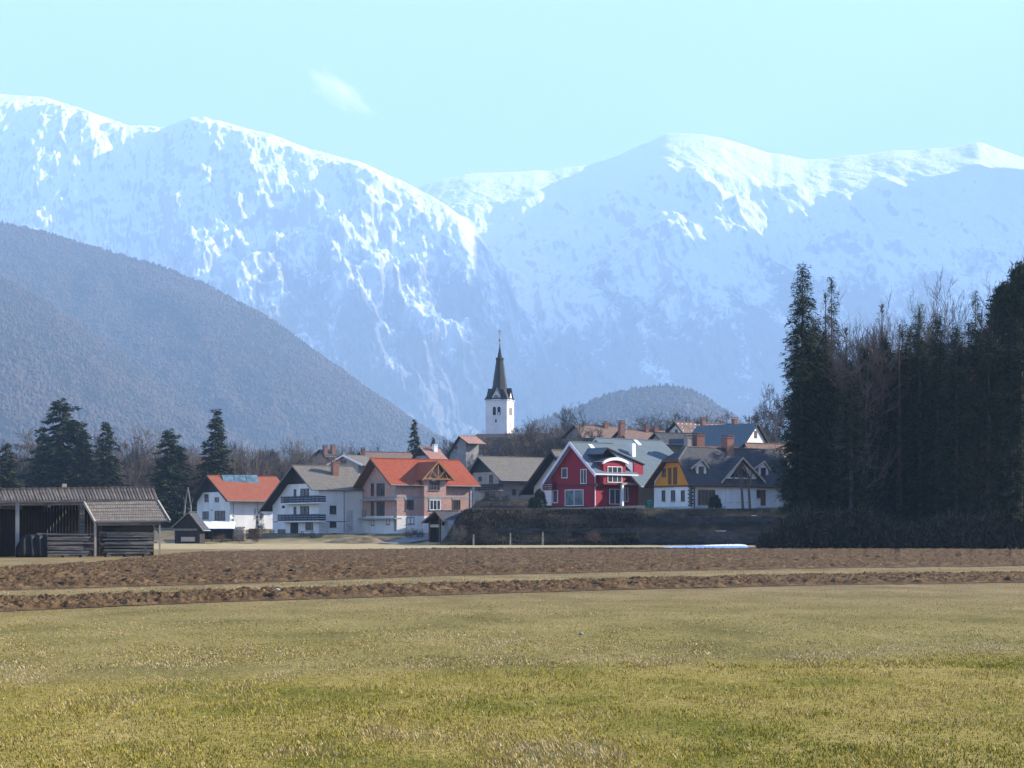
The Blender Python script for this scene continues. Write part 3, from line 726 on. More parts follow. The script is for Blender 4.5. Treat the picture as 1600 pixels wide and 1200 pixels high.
        d = mb.build(name, [mt, mu], s.root)
        if mw is not None:
            w0, w1 = (s.ex(wall_px[0], yf + front_o), s.ex(wall_px[1], yf + front_o)) if wall_px else (x0 + .3, x1 - .3)
            def un(x): return (zl + (za - zl) * (x - x0) / (xa - x0) if x < xa else zr + (za - zr) * (x1 - x) / (x1 - xa)) - t - .01
            zb = s.top(max(s.yr, yf + front_o)) - .8 if out < 0 else -s.sink
            y2 = max(yb(za), yf + front_o + .2)
            pts = [(w0, yf + front_o, zb), (w1, yf + front_o, zb), (w1, yf + front_o, un(w1)), (xa, yf + front_o, za - t - .01), (w0, yf + front_o, un(w0))]
            q = MB(); q.prism(pts, (0, y2 - yf - front_o, 0)); q.build('dormer_wall', mw, d)
        if trim:
            q = MB()
            for (xa_, z_a), (xb_, z_b) in (((x0, zl), (xa, za)), ((xa, za), (x1, zr))):
                q.prism([(xa_, yf - .08, z_a - .26), (xb_, yf - .08, z_b - .26), (xb_, yf - .08, z_b + .05), (xa_, yf - .08, z_a + .05)], (0, .075, 0))
            q.build('verge_board', M[trim], d)
        d['x0'], d['x1'], d['xa'], d['za'] = x0, x1, xa, za
        return d, (x0, x1, xa, za, zl, zr)
    def antenna(s, px, py0, py1, w=1.2, y=None):
        y = s.ya if y is None else y; x = s.ex(px, y)
        mb = MB(); z0 = s.z(py1, x, y) - .4; z1 = s.z(py0, x, y)
        mb.tube((x, y, min(z0, s.za - .1)), (x, y, z1), .035, .03, 6)
        for k, f in enumerate((1, .8, .65)):
            z = z1 - .05 - k * .45
            mb.bar((x - w / 2 * f, y, z), (x + w / 2 * f, y, z), .05)
            for i in range(-3, 4): mb.bar((x + i * w / 7 * f, y - .3, z + .02), (x + i * w / 7 * f, y + .3, z + .02), .03)
        return mb.build('antenna', M['white_metal'], s.rf)

# ---- white house with red roof and solar panels
h = House('house', 'white house with orange-red tiled roof carrying a row of solar panels', 'house', 359, 335, 35, 308, 452, 828, sink=2.5)
h.roof_profile((323, 743), (294, 787), (355, 782), o=1.3, min_or=.7); h.roof(M['tile_red'], M['darkwood']); h.verge(M['darkwood'])
h.walls(M['plaster']); h.boarding(M['darkwood'], 769)
h.window('g', 320, 326, 772, 784, 'wood', 0); h.window('g', 336, 342, 777, 784, 'wood', 0)
h.window('g', 317, 326, 799, 811, 'wood', 1); h.window('g', 336, 352, 798, 813, 'wood', 2)
h.panel('vent', 'g', 329, 332, 795, 798, 'metal')
h.panel('downpipe', 'e', 364, 365.2, 784, 826, 'metal', .1); h.panel('downpipe', 'e', 402, 403, 784, 826, 'metal', .1)
h.window('e', 428, 437, 797, 810, 'wood', 1)
def solar(hh, pxs, pyt, pyb):
    fr = None
    y1 = hh.y_at(hh.za - .05)
    for i in range(len(pxs) - 1):
        mb = MB()
        pts = []
        for px, py in ((pxs[i] + .5 + 4, pyb), (pxs[i + 1] - .5 + 4, pyb), (pxs[i + 1] - .5, pyt), (pxs[i] + .5, pyt)):
            y = hh.ya - .3 if py == pyt else hh.ya - 2.4
            x = hh.ex(px, y); pts.append((x, y, hh.z(py, x, y) ))
        mb.slab(pts, .12, 0, 1)
        p0 = mb.build('solar_panel', [M['solar'], M['metal']], hh.rf)
        st = MB()
        for q in pts[:2]: st.bar((q[0], q[1] + .05, q[2] - .1), (q[0], q[1] + .05, hh.top(q[1]) - .05), .05)
        for q in pts[2:]: st.bar((q[0], q[1] - .05, q[2] - .1), (q[0], q[1] - .05, hh.top(q[1]) - .05), .05)
        if i == 0: st.build('panel_mount', M['metal'], p0) if False else None
solar(h, [346, 364.5, 383, 402], 742, 756)
mb = MB(); a = h.ex(361.5); mb.lathe((0, 0, 0), [(0.02, 0), (.28, .06), (.42, .16), (.40, .16), (.02, .05)], 14)
for i, v in enumerate(mb.v): mb.v[i] = (a + v[0], -.25 - v[2], h.z(807, a, 0) + v[1])
mb.bar((a, -.25, h.z(807, a, 0)), (a, 0.0, h.z(809, a, 0)), .05); mb.build('satellite_dish', M['white_metal'], h.root)

# ---- tall white house with two balconies
h = House('house', 'tall white house with grey roof and two dark balconies across its gable', 'house', 498, 300, 33, 426, 572, 835, sink=2.2)
h.roof_profile((457, 727), (406, 797), (487, 764), o=1.5, min_or=.5); h.roof(M['tile_grey'], M['darkwood']); h.verge(M['greywood'], h=.22)
h.walls(M['plaster']); h.boarding(M['darkwood'], 756)
for py0, py1 in ((764.5, 776), (792, 806)):
    h.window('g', 459.5, 463, py0, py1, 'darkwood', 0, sill=False); h.window('g', 470, 483, py0 - 1, py1, 'darkwood', 1, name='balcony_door')
h.balcony(439, 498, 775.5, 785.5, 1.25); h.balcony(434, 498, 804, 814, 1.25)
h.panel('string_course', 'g', 427, 497.5, 814.5, 815.5, 'rail', .04); h.panel('string_course', 'e', 498.5, 552, 814.5, 815.5, 'rail', .04)
h.door('g', 454, 466, 817, 839, 'darkwood', name='garage_door'); h.window('g', 435, 446, 827, 839, 'darkwood', 0); h.window('g', 478, 489, 816, 828, 'wood', 1)
h.panel('vent', 'g', 441, 445, 790, 794, 'darkwood')
h.window('e', 515, 525, 790, 803, 'darkwood', 0); h.window('e', 515, 525, 814.5, 824, 'darkwood', 0)
h.panel('rubble_facing', 'e', 499, 513, 816, 836, 'stonewhite', .07); h.panel('rubble_facing', 'e', 541, 551, 797, 832, 'stonewhite', .07)
h.panel('downpipe', 'e', 537, 538.2, 765, 832, 'metal', .1)
h.chimney(523, 722, 741, .95)
# lower set-back eave behind the notch of the roof

# ---- brick house under construction
h = House('house', 'unplastered brick house with bright orange roof and timber framed dormer', 'house', 620, 295, 33, 550, 736, 831, sink=2)
h.roof_profile((579, 716), (532, 795), (607, 757), o=1.5, o2=1.3, min_or=.8, min_ol=.7); h.roof(M['tile_orange'], M['wood']); h.verge(M['wood'], h=.28)
h.walls(M['brick'])
a, b_ = h.L + .03, h.W + .03; zt = h.z(806, 0, 0)
mb = MB(); mb.box(-.04, h.L + .04, -.04, h.W + .04, -2, zt); mb.build('plinth', M['plaster'], h.root)
mb = MB(); zc = h.z(776.5, 0, 0); mb.box(-.03, h.L + .03, -.03, h.W + .03, zc - .12, zc + .12); mb.build('ring_beam', M['concrete'], h.root)
h.panel('corner_post', 'g', 616.5, 619.8, 757, 830, 'concrete', .12)
h.balcony(562, 617, 0, 780, 1.2, 'concrete', None, .22); h.balcony(559, 617, 0, 809.5, 1.2, 'concrete', None, .22)
h.panel('lintel', 'g', 578, 598, 749, 753.5, 'concrete', .06); h.panel('parapet', 'g', 551, 572, 796, 808, 'plaster_grey', .10)
for py0, py1 in ((755, 775.5), (784, 806)):
    h.window('g', 580, 584.5, py0, py1, 'wood', 0, sill=False, name='balcony_door'); h.window('g', 589, 601, py0, py1, 'wood', 1, sill=False, name='balcony_door')
h.window('g', 560, 564, 783, 789, 'wood', 0); h.window('g', 560, 564, 798, 806, 'wood', 0)
h.window('g', 580.5, 585, 811, 821, 'wood', 0); h.window('g', 604, 609, 809, 820, 'wood', 0); h.door('g', 560, 565, 823, 832, 'wood')
h.window('e', 634, 646, 781, 797, 'wood', 2); h.window('e', 708, 719, 781, 797, 'wood', 2); h.window('e', 635, 647, 808, 819, 'wood', 1)
for q in ((632, 648), (706, 721)): h.panel('lintel', 'e', q[0], q[1], 778, 781, 'concrete', .05)
h.panel('downpipe', 'e', 735, 736, 759, 818, 'white_metal', .1)
# brick projection with its dormer
x0, x1 = h.ex(663, -.9), h.ex(697, -.9)
d, (dx0, dx1, dxa, dza, dzl, dzr) = h.cross_gable(660, 710, 720.5, 749, 749, 1.5, M['tile_orange'], M['wood'], None, trim='newwood')
mb = MB(); z1 = dzl + .35; mb.box(x0, x1, -.9, 1.5, -2, z1)
mb.prism([(x0, -.7, z1), (x1, -.7, z1), (dxa, -.7, dza - .5)], (0, 1.5, 0)); pj = mb.build('projecting_bay', M['brick'], h.root)
mb = MB(); mb.box(x0 - .04, x1 + .04, -.94, -.0, -2, zt - .02); mb.build('plinth', M['plaster'], pj)
for za_ in (zc, z1 - .3): mb = MB(); mb.box(x0 - .03, x1 + .03, -.93, 0, za_ - .12, za_ + .12); mb.build('ring_beam', M['concrete'], pj)
mb = MB(); y = -1.4; zl_ = dzl + .1
mb.bar((dx0 + .2, y, zl_), (dx1 - .2, y, zl_), .18, .2); mb.bar((dxa, y, zl_), (dxa, y, dza - .3), .16)
for sgn in (-1, 1):
    e = dx0 if sgn < 0 else dx1
    mb.bar((e, y, dzl - .1), (dxa, y, dza - .15), .16, .22, up=(0, 1, 0))
    mb.bar((dxa, y, zl_ + .1), (dxa + sgn * (dx1 - dx0) * .25, y, (zl_ + dza) / 2 + .1), .13); mb.bar((dxa + sgn * (dx1 - dx0) * .3, y, zl_), (dxa + sgn * (dx1 - dx0) * .12, y, dza - .9), .11)
mb.build('timber_truss', M['newwood'], d)
h.window('e', 671, 687, 751, 766, 'wood', 2, off=.9); h.window('e', 671, 688, 781, 797, 'white', 2, off=.9)
h.panel('lintel', 'e', 669, 690, 776, 781, 'concrete', .05, off=.9)

# ---- grey-roofed house behind the brick house
h = House('house', 'old grey-roofed farmhouse with dark gable behind the brick house', 'house', 779, 335, 33, 738, 872, 790, sink=3)
h.roof_profile((747, 713), (728, 744), (783, 750), o=.9, min_or=.5); h.roof(M['tile_grey'], M['darkwood']); h.verge(M['greywood'], h=.2)
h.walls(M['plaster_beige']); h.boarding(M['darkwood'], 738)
h.window('g', 765, 770, 742, 755, 'darkwood', 0); h.balcony(742, 779, 757, 766, 1.0, 'greywood', 'darkwood'); h.window('g', 748, 753, 745, 752, 'darkwood', 0)
h.window('g', 758, 764, 770, 780, 'wood', 1); h.window('e', 800, 806, 764, 774, 'wood', 1)

# ---- white house behind the red one, dark deep verge
h = House('house', 'white house with a dark steep roof tucked against the left of the red house', 'house', 874, 300, 33, 834, 906, 790, sink=2)
h.roof_profile((861, 703), (812, 771), (884, 738), o=1.6, min_or=.4); h.roof(M['tile_grey'], M['darkwood']); h.verge(M['darkwood'], h=.5)
h.walls(M['plaster']); h.window('g', 865, 871, 766, 787, 'white', 0, name='balcony_door'); h.window('g', 843, 849, 772, 780, 'white', 1)

# ---- red house
h = House('house', 'bright red house with blue-grey roof, arched dormer and pale trim', 'house', 928, 290, 42, 862, 1003, 791, sink=2)
h.roof_profile((890, 690), (848, 753), (930, 739.5), o=1.0, o2=.3, min_or=.7); h.o2 = -(h.L - h.ex(992, -.5)); h.roof(M['tile_slate'], M['trim'], gut=False); h.verge(M['trim'], h=.55)
L0 = h.L; h.L = h.ex(992, -.5) - .15; h.walls(M['red']); h.L = L0
h.window('g', 878, 887, 731, 747, 'white', 0); h.window('g', 907.5, 917, 733, 756, 'white', 1, sill=False, name='balcony_door')
h.window('g', 883, 912, 765, 790.5, 'white', 1, sill=False, name='patio_door', pane='glass_pale'); h.window('g', 864, 872, 766, 786, 'white', 0, sill=False, name='patio_door')
h.panel('fascia', 'g', 864, 927, 756.5, 760, 'darkred', .10)
h.balcony(848, 863, 754, 764, .9, 'darkred', 'darkred')
h.panel('downpipe', 'e', 929, 930, 742, 790, 'trim', .1)
# arched dormer
yf = -.95; x0, x1 = h.ex(943, yf), h.ex(977.5, yf); xm = (x0 + x1) / 2; rw = (x1 - x0) / 2; zs = h.z(723, xm, yf); zt_ = h.z(716.5, xm, yf)
arc = [(x0 + (x1 - x0) * i / 16, zs + (zt_ - zs) * math.sin(math.pi * i / 16) ** .8) for i in range(17)]
mb = MB(); zb = h.z(757, xm, yf)
mb.prism([(x0, yf, zb)] + [(x1, yf, zb)] + [(a, yf, z_ - .05) for a, z_ in reversed(arc)], (0, h.y_at(zt_) - yf + .3, 0)); ad = mb.build('arched_dormer', M['red'], h.root)
mb = MB(); o_ = [(xm + (a - xm) * 1.13, z_ + .12) for a, z_ in arc]
for i in range(16):
    a, b_ = o_[i], o_[i + 1]
    mb.prism([(a[0], yf - .35, a[1] - .38), (b_[0], yf - .35, b_[1] - .38), (b_[0], yf - .35, b_[1]), (a[0], yf - .35, a[1])], (0, .34, 0))
mb.build('arch_trim', M['white'], ad)
mb = MB()
for i in range(16):
    a, b_ = o_[i], o_[i + 1]
    mb.slab([(a[0], yf - .34, a[1] + .06), (b_[0], yf - .34, b_[1] + .06), (b_[0], h.y_at(b_[1]) + .2, b_[1] + .06), (a[0], h.y_at(a[1]) + .2, a[1] + .06)], .08)
mb.build('arch_roof', [M['tile_slate'], M['trim']], ad)
h.window('e', 949, 971.5, 729, 754, 'white', 2, off=.95, sill=False, name='balcony_door')
for q in ((927, 944), (977, 992)):
    h.panel('fascia', 'e', q[0], q[1], 738, 743, 'white', .75)
# right bay with its raised cross gable
x0b, x1b = h.ex(990.5, -.95), h.ex(1005, -.95)
d, (dx0, dx1, dxa, dza, dzl, dzr) = h.cross_gable(940, 1008, 699, 709, 725, 1.1, M['tile_slate'], M['darkwood'], None, pxa=949)
mb = MB(); mb.prism([(x0b, -.95, h.z(757, x1b, -.95)), (x1b, -.95, h.z(757, x1b, -.95)), (x1b, -.95, h.z(727, x1b, -.95)), (x0b, -.95, h.z(722, x0b, -.95))], (0, 3.2, 0)); mb.box(x0b - .3, x1b - .05, .05, h.W - .1, -2, h.z(757, x1b, 0)); mb.build('projecting_bay', M['red'], h.root)
mb = MB(); xx = h.ex(991, -.8); xl = h.ex(953, -.8); mb.prism([(xl, -.85, h.z(704, xl, -.8)), (xx, -.85, h.z(721.5, xx, -.8)), (xx, -.85, h.z(742, xx, -.8)), (h.ex(976, -.8), -.85, h.z(726, xx, -.8))], (0, .3, 0)); mb.build('gable_panel', plain('shaded_render', (.3, .3, .36), .9, .1), h.root)  # pale panel with its shade put into the lavender-grey colour
# entrance canopy, post, glazed door
mb = MB(); xa_, xb_ = h.ex(970, -1.2), h.ex(1007, -.6); mb.box(xa_, xb_, -1.5, 0, h.z(757.5, xa_, -1), h.z(754, xa_, -1)); mb.build('canopy', M['plaster_beige'], h.root)
mb = MB(); mb.box(h.ex(928, 0), xa_, -.5, 0, h.z(760.5, 5, -.3), h.z(756.5, 5, -.3)); mb.build('balcony', M['darkred'], h.root)
xp = h.ex(972.5, -1.3); mb = MB(); mb.box(xp - .17, xp + .17, -1.45, -1.1, -1, h.z(757.5, xp, -1.3)); mb.build('post', M['white'], h.root)
h.window('e', 952, 969, 764, 788, 'white', 1, sill=False, name='patio_door'); h.window('e', 976, 981, 762, 784, 'white', 0)
# taller roof to the back right
hb = House('house', 'blue-grey roofed rear wing rising behind the red house, white chimney', 'house', 941, 299, 42, 893, 1040, 791, sink=2)
hb.roof_profile((931, 684), (880, 752), (1003, 760), o=.4, o2=.3, min_or=.4)
hb.roof(M['tile_slate'], M['trim']); hb.verge(M['metal'], h=.3); hb.walls(M['plaster'])
hb.chimney(988, 693, 711, .75, 'white', cap=False)
def skylight(hh, px, py, w=.75, l=1.2):
    y = hh.ya - 1.0
    for _ in range(12):
        x = hh.ex(px, y); y = min(hh.ya, max(hh.yr, hh.y_at(min(hh.z(py, x, y), hh.za))))
    x = hh.ex(px, y); dy = l / 2 * .75
    pts = [(x - w / 2, y - dy, hh.top(y - dy) + .12), (x + w / 2, y - dy, hh.top(y - dy) + .12), (x + w / 2, y + dy, hh.top(y + dy) + .12), (x - w / 2, y + dy, hh.top(y + dy) + .12)]
    mb = MB(); mb.slab(pts, .2, 0, 1); mb.build('skylight', [M['white_metal'], M['metal']], hh.rf)
skylight(hb, 996, 692, .9, 1.4); skylight(h, 925, 699, .9, 1.2)

# ---- white house with yellow gable
h = House('house', 'long white farmhouse with yellow boarded half-hipped gable and dark roof', 'house', 1079, 275, 35, 1022, 1236, 800, sink=2.5)
o = 1.0; h.roof_profile((1050, 688), (1006, 760), (1075, 757), o=o, o2=.6, min_or=.8, min_ol=.6)
zhip = h.z(719, -o, h.ya); xh = h.ex(1057, h.ya) if False else 1.7
h.za = h.z(698, xh, h.ya)
def ysl(z, side):
    return h.ya - (h.za - z) * (h.ya - h.yr) / (h.za - h.zr) if side < 0 else h.ya + (h.za - z) * (h.yl - h.ya) / (h.za - h.zl)
y1, y2 = ysl(zhip, -1), ysl(zhip, 1); xe = h.L + h.o2
mb = MB()
mb.slab([(-o, h.yr, h.zr), (xe, h.yr, h.zr), (xe, h.ya, h.za), (xh, h.ya, h.za), (-o, y1, zhip)], .25)
mb.slab([(xe, h.yl, h.zl), (-o, h.yl, h.zl), (-o, y2, zhip), (xh, h.ya, h.za), (xe, h.ya, h.za)], .25)
mb.slab([(-o, y1, zhip), (xh, h.ya, h.za), (-o, y2, zhip)], .25)
h.t = .25; h.rf = mb.build('roof', [M['tile_dark'], M['wood']], h.root)
mb = MB(); mb.bar((-o, y1, zhip + .05), (xh, h.ya, h.za + .05), .25, .12); mb.bar((-o, y2, zhip + .05), (xh, h.ya, h.za + .05), .25, .12); mb.bar((xh, h.ya, h.za + .05), (xe, h.ya, h.za + .05), .25, .12)
mb.build('ridge_cap', M['greywood'], h.rf)
mb = MB(); mb.tube((-o, h.yr - .08, h.zr - .1), (xe, h.yr - .08, h.zr - .1), .08, .08, 6); mb.build('gutter', M['wood'], h.rf)
mb = MB(); zw = h.z(758.5, 0, h.W / 2); 
mb.prism([(0, 0, -2.5), (0, h.W, -2.5), (0, h.W, h.under(h.W) - .02), (0, y2, zhip - .35), (0, y1, zhip - .35), (0, 0, h.under(0) - .02)], (h.L, 0, 0)); mb.build('wall', M['plaster'], h.root)
yb0, yb1 = max(.02, ysl(zw + .3, -1)), min(h.W - .02, ysl(zw + .3, 1))
mb = MB(); mb.prism([(-.12, yb0, zw), (-.12, yb1, zw), (-.12, y2 + .0, zhip - .3), (-.12, y1 - .0, zhip - .3)], (.117, 0, 0)); mb.build('gable_boarding', M['yellow'], h.root)
mb = MB(); mb.box(-.22, -.002, .0, h.W, zw - .22, zw - .0); mb.build('sill_beam', M['wood'], h.root)
for q in ((1034.5, 1039.5), (1049, 1055), (1064.5, 1070)): h.window('g', q[0], q[1], 766, 783, 'wood', 0)
h.window('g', 1035, 1040.5, 732, 746, 'wood', 0, off=.12, sill=False); h.door('g', 1044, 1049, 731, 757, 'wood', off=.12, planks=2); h.door('g', 1052, 1058, 730, 757, 'wood', off=.12, planks=2)
mb = MB(); zp = h.z(791, 0, 0); mb.box(-.05, h.L, -.05, h.W + .05, -2.5, zp); mb.build('plinth', M['base_green'], h.root)
mb = MB(); zq = h.z(759, 0, 0)
nq = 11
for i in range(nq):
    z_ = zp + (zq - zp) * i / nq; l = .55 if i % 2 else .32
    mb.box(-.04, l, -.04, -.001, z_ + .02, z_ + (zq - zp) / nq - .02); mb.box(-.04, -.001, -.001, (.87 - l), z_ + .02, z_ + (zq - zp) / nq - .02)
mb.build('quoin', M['stone'], h.root)
h.window('e', 1090, 1117, 765, 790, 'newwood', 4, sill=False, name='glazed_door')
for q in ((1136, 1143), (1149, 1157), (1162, 1171)): h.window('e', q[0], q[1], 764, 785, 'wood', 0)
h.window('e', 1181, 1188, 765, 778, 'wood', 0); h.door('e', 1188.5, 1196, 765.5, 790, 'wood'); h.window('e', 1222, 1230, 765, 781, 'wood', 1)
h.panel('downpipe', 'e', 1084, 1085.2, 760, 795, 'wood', .12)
d, q = h.cross_gable(1127, 1196, 714.5, 753, 752.5, .9, M['tile_dark'], M['wood'], M['plaster'], pxa=1161, trim='palewood', wall_px=(1134, 1182), front_o=.75)
mb = MB(); zg = h.z(757, q[2], -.5); mb.bar((q[0] + 1, -.6, zg), (q[1] - 1, -.6, zg), .2, .22); mb.bar((q[2], -.6, zg), (q[2], -.6, q[3] - .3), .18)
for sg in (-1, 1): mb.bar((q[2] + sg * 2.2, -.6, zg), (q[2] + sg * .2, -.6, q[3] - 1.0), .15)
mb.build('timber_truss', M['wood'], d)
mb = MB(); xw = q[2]; mb.prism([(xw - 1.9, -.21, h.z(746, xw, 0)), (xw + 1.9, -.21, h.z(746, xw, 0)), (xw + .1, -.21, h.z(725, xw, 0))], (0, .05, 0)); mb.build('gable_window', M['glass'], d)
for (a, b_, apx, lab) in ((1080, 1107, 1097.5, 0), (1175, 1203, 1194.5, 1)):
    d, q = h.cross_gable(a, b_ + 1, 717 + 3 * lab, 731 + 3 * lab, 731 + 3 * lab, -.001, M['tile_dark'], M['wood'], M['plaster'], pxa=apx, trim='palewood', wall_px=(apx - 9, apx + 6), front_o=.3)
    h.window('e', apx - 6, apx + 1.5, 729 + 2 * lab, 742 + 2 * lab, 'wood', 0, off=-.301, sill=False)
h.chimney(1137, 684, 703, 1.3, 'brick_red', y=h.ya)

# ---- church
cx, cy = K(781) * 490, 490.0
ch = empty('church', (cx, cy, g1(cx, cy)), R(-18)); tag(ch, 'white church with tall dark pointed spire rising from its tower above the roofs', 'church')
zb = g1(cx, cy)
def cz(py): return EYE + (HZ - py) / FPX * 490 - zb
s = .1633; hw = 2.85
mb = MB(); ze = cz(625); mb.box(-hw, hw, -hw, hw, -2, ze)
for k in range(4):     # gablets on each side of the tower
    a = k * math.pi / 2; c_, s_ = math.cos(a), math.sin(a)
    rot = lambda p: (p[0] * c_ - p[1] * s_, p[0] * s_ + p[1] * c_, p[2])
    za = cz(609)
    mb.prism([rot((-1.5, -hw, ze - .02)), rot((1.5, -hw, ze - .02)), rot((0, -hw, za))], [-s_ * hw * .9, c_ * hw * .9, 0])
tw = mb.build('tower', M['church'], ch)
mb = MB(); mb.box(-hw - .25, hw + .25, -hw - .25, hw + .25, ze - .25, ze + .02); mb.box(-hw - .08, hw + .08, -hw - .08, hw + .08, cz(653), cz(651.8)); mb.build('cornice', M['church'], tw)
# spire
def spire_ring(py, w): return (w / 2 * s, cz(py) )
mb = MB(); zr0 = cz(625)
prof = [(hw * 1.16, zr0 + .05), (hw * .92, cz(617)), (2.0, cz(608)), (.95, cz(563.5)), (1.0, cz(563)), (1.08, cz(561)), (1.02, cz(559)), (.62, cz(558.5)), (.17, cz(543)), (.10, cz(538))]
mb.lathe((0, 0, 0), [(r, z) for r, z in prof], 8, a0=math.pi / 8); sp = mb.build('spire', M['copper'], ch)
mb = MB(); za = cz(607.5); 
for k in range(4):
    a = k * math.pi / 2; c_, s_ = math.cos(a), math.sin(a)
    rot = lambda p: (p[0] * c_ - p[1] * s_, p[0] * s_ + p[1] * c_, p[2])
    for sg in (-1, 1):
        po = [rot((sg * 1.9, -hw - .3, ze - .1)), rot((0, -hw - .3, za + .1)), rot((0, -.8, za + .1)), rot((sg * 1.9, -.8, ze - .1))]
        mb.slab(po, .16, 0, 1)
    # corner roofs standing steep beside the spire
    po = [rot((-hw - .3, -hw - .3, ze - .05)), rot((-1.2, -hw - .3, ze - .05)), rot((-1.25, -1.7, cz(606.5))), rot((-1.7, -1.25, cz(606.5))), rot((-hw - .3, -1.2, ze - .05))]
    ap = len(mb.v); mb.v += po
    mb.face([ap, ap + 1, ap + 2], 0); mb.face([ap, ap + 2, ap + 3], 0); mb.face([ap, ap + 3, ap + 4], 0)
mb.build('gablet_roof', [M['copper'], M['copper']], sp)
mb = MB(); mb.tube((0, 0, cz(540)), (0, 0, cz(513)), .09, .06, 8); mb.bar((-.55, 0, cz(517.5)), (.55, 0, cz(517.5)), .12); mb.bar((-.3, 0, cz(521)), (.3, 0, cz(521)), .1); cr = mb.build('cross', M['gold'], sp)
mb = MB(); mb.lathe((0, 0, cz(531.5)), [(.05, -.3), (.22, -.2), (.3, 0), (.22, .2), (.05, .3)], 12); mb.build('finial_ball', M['gold'], sp)
def arch_open(cxl, z0, z1, w, face, mat, name, par):
    mb = MB(); pts = [(-w / 2, z0), (w / 2, z0)] + [(w / 2 * math.cos(t), z1 - w / 2 + w / 2 * math.sin(t)) for t in np.linspace(0, math.pi, 9)]
    if face == 'f': mb.prism([(cxl + a, -hw - .03, z_) for a, z_ in pts], (0, .028, 0))
    else: mb.prism([(hw + .03, cxl + a, z_) for a, z_ in pts], (-.028, 0, 0))
    return mb.build(name, M[mat], par)
for xx in (-.52, .72): arch_open(xx, cz(649.5), cz(636.5), .82, 'f', 'darkwood', 'bell_opening', tw)
for xx in (-.52, .62): arch_open(xx, cz(649.5), cz(636.5), .8, 'r', 'darkwood', 'bell_opening', tw)
mb = MB(); mb.lathe((.72, -hw - .12, cz(649)), [(.30, 0), (.26, .12), (.16, .4), (.12, .62), (.03, .7)], 12); mb.build('bell', M['white_metal'], ch)
mb = MB()
for r_, z_ in ((.55, 0),): pass
nn = 20; cc = cz(622.5)
mb.prism([(-.05 + .72 * math.cos(2 * math.pi * i / nn), -hw - .06, cc + .72 * math.sin(2 * math.pi * i / nn)) for i in range(nn)], (0, .055, 0)); ck = mb.build('clock_face', M['plaster_grey'], tw)
mb = MB(); mb.bar((-.05, -hw - .09, cc), (-.05, -hw - .09, cc + .6), .07); mb.bar((-.05, -hw - .09, cc), (.3, -hw - .09, cc - .2), .08); mb.build('clock_hands', M['darkwood'], ck)
arch_open(-.1, cz(661), cz(656), .4, 'f', 'darkwood', 'slit_window', tw); arch_open(-.3, cz(668), cz(660), .55, 'r', 'darkwood', 'slit_window', tw)
# nave to the front left of the tower, hipped dark roof
def clocal(px, py, D):
    X, Y, Z = P(px, py, D); dx, dy = X - cx, Y - cy; c_, s_ = math.cos(R(-18)), math.sin(R(-18))
    return (dx * c_ + dy * s_, -dx * s_ + dy * c_, Z - zb)
rA, rB = clocal(745, 678, 483), clocal(858, 677, 489)
e1, e2 = clocal(718, 708, 478), clocal(862, 707, 484); e3, e4 = clocal(862, 707, 494), clocal(722, 708, 489)
mb = MB(); mb.slab([e1, e2, rB, rA], .25); mb.slab([e3, e4, rA, rB], .25); mb.slab([e4, e1, rA], .25); mb.slab([e2, e3, rB], .25); nr_ = mb.build('nave_roof', [M['tile_church'], M['darkwood']], ch)
ins = lambda p, q, f=.06: tuple(p[i] + (q[i] - p[i]) * f for i in range(3))
mid = tuple(sum(e[i] for e in (e1, e2, e3, e4)) / 4 for i in range(3))
mb = MB(); zw_ = min(e1[2], e2[2], e3[2], e4[2]) - .3
base = [ins(p, mid) for p in (e1, e2, e3, e4)]
mb.prism([(p[0], p[1], -3) for p in base], (0, 0, zw_ + 3)); mb.build('nave', M['church'], ch)

# ---- houses further back
def small_house(label, pxc, D, phi, pl, pr, base, ap, lt, rt, mt, mw, o=.7, board=None, trim=None, chim=(), wins=(), ewins=(), ant=None, snow=False):
    h = House('house', label, 'house', pxc, D, phi, pl, pr, base, sink=6)
    h.roof_profile(ap, lt, rt, o=o); h.roof(M[mt], M['darkwood'])
    if trim: h.verge(M[trim], h=.28)
    h.walls(M[mw])
    if board: h.boarding(M['darkwood'], board)
    for c in chim: h.chimney(*c)
    for w in wins: h.window('g', *w)
    for w in ewins: h.window('e', *w)
    if ant: h.antenna(*ant)
    if snow:
        mb = MB(); rr = random.Random(3)
        for j in range(5):
            y = h.ya - .5 - j * .8
            for i in range(16):
                if rr.random() < .8:
                    x = -.3 + i * (h.L + .6) / 15 + (j % 2) * .4; mb.box(x, x + .22, y, y + .22, h.top(y) - .02, h.top(y) + .2)
        mb.build('snow_guard', M['white'], h.rf)
    return h
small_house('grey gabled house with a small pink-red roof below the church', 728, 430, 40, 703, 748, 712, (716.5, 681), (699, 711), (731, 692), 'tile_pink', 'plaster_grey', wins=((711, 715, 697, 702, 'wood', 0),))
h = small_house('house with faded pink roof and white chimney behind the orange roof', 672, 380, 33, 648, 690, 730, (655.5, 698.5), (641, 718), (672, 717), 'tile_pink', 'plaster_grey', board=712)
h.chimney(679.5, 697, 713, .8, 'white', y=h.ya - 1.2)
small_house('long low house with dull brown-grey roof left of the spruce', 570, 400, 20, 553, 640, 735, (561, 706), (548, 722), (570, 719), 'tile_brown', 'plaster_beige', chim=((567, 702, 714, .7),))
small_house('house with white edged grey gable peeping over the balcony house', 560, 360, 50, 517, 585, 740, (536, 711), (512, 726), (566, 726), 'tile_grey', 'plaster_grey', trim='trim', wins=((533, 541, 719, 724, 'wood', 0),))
small_house('farthest dark roofed house with two brick chimneys left of the village', 507, 420, 35, 488, 526, 728, (498, 703), (485, 716), (508, 713), 'tile_dark', 'plaster_beige', chim=((508, 698, 709, .8), (520, 697, 708, .8)))
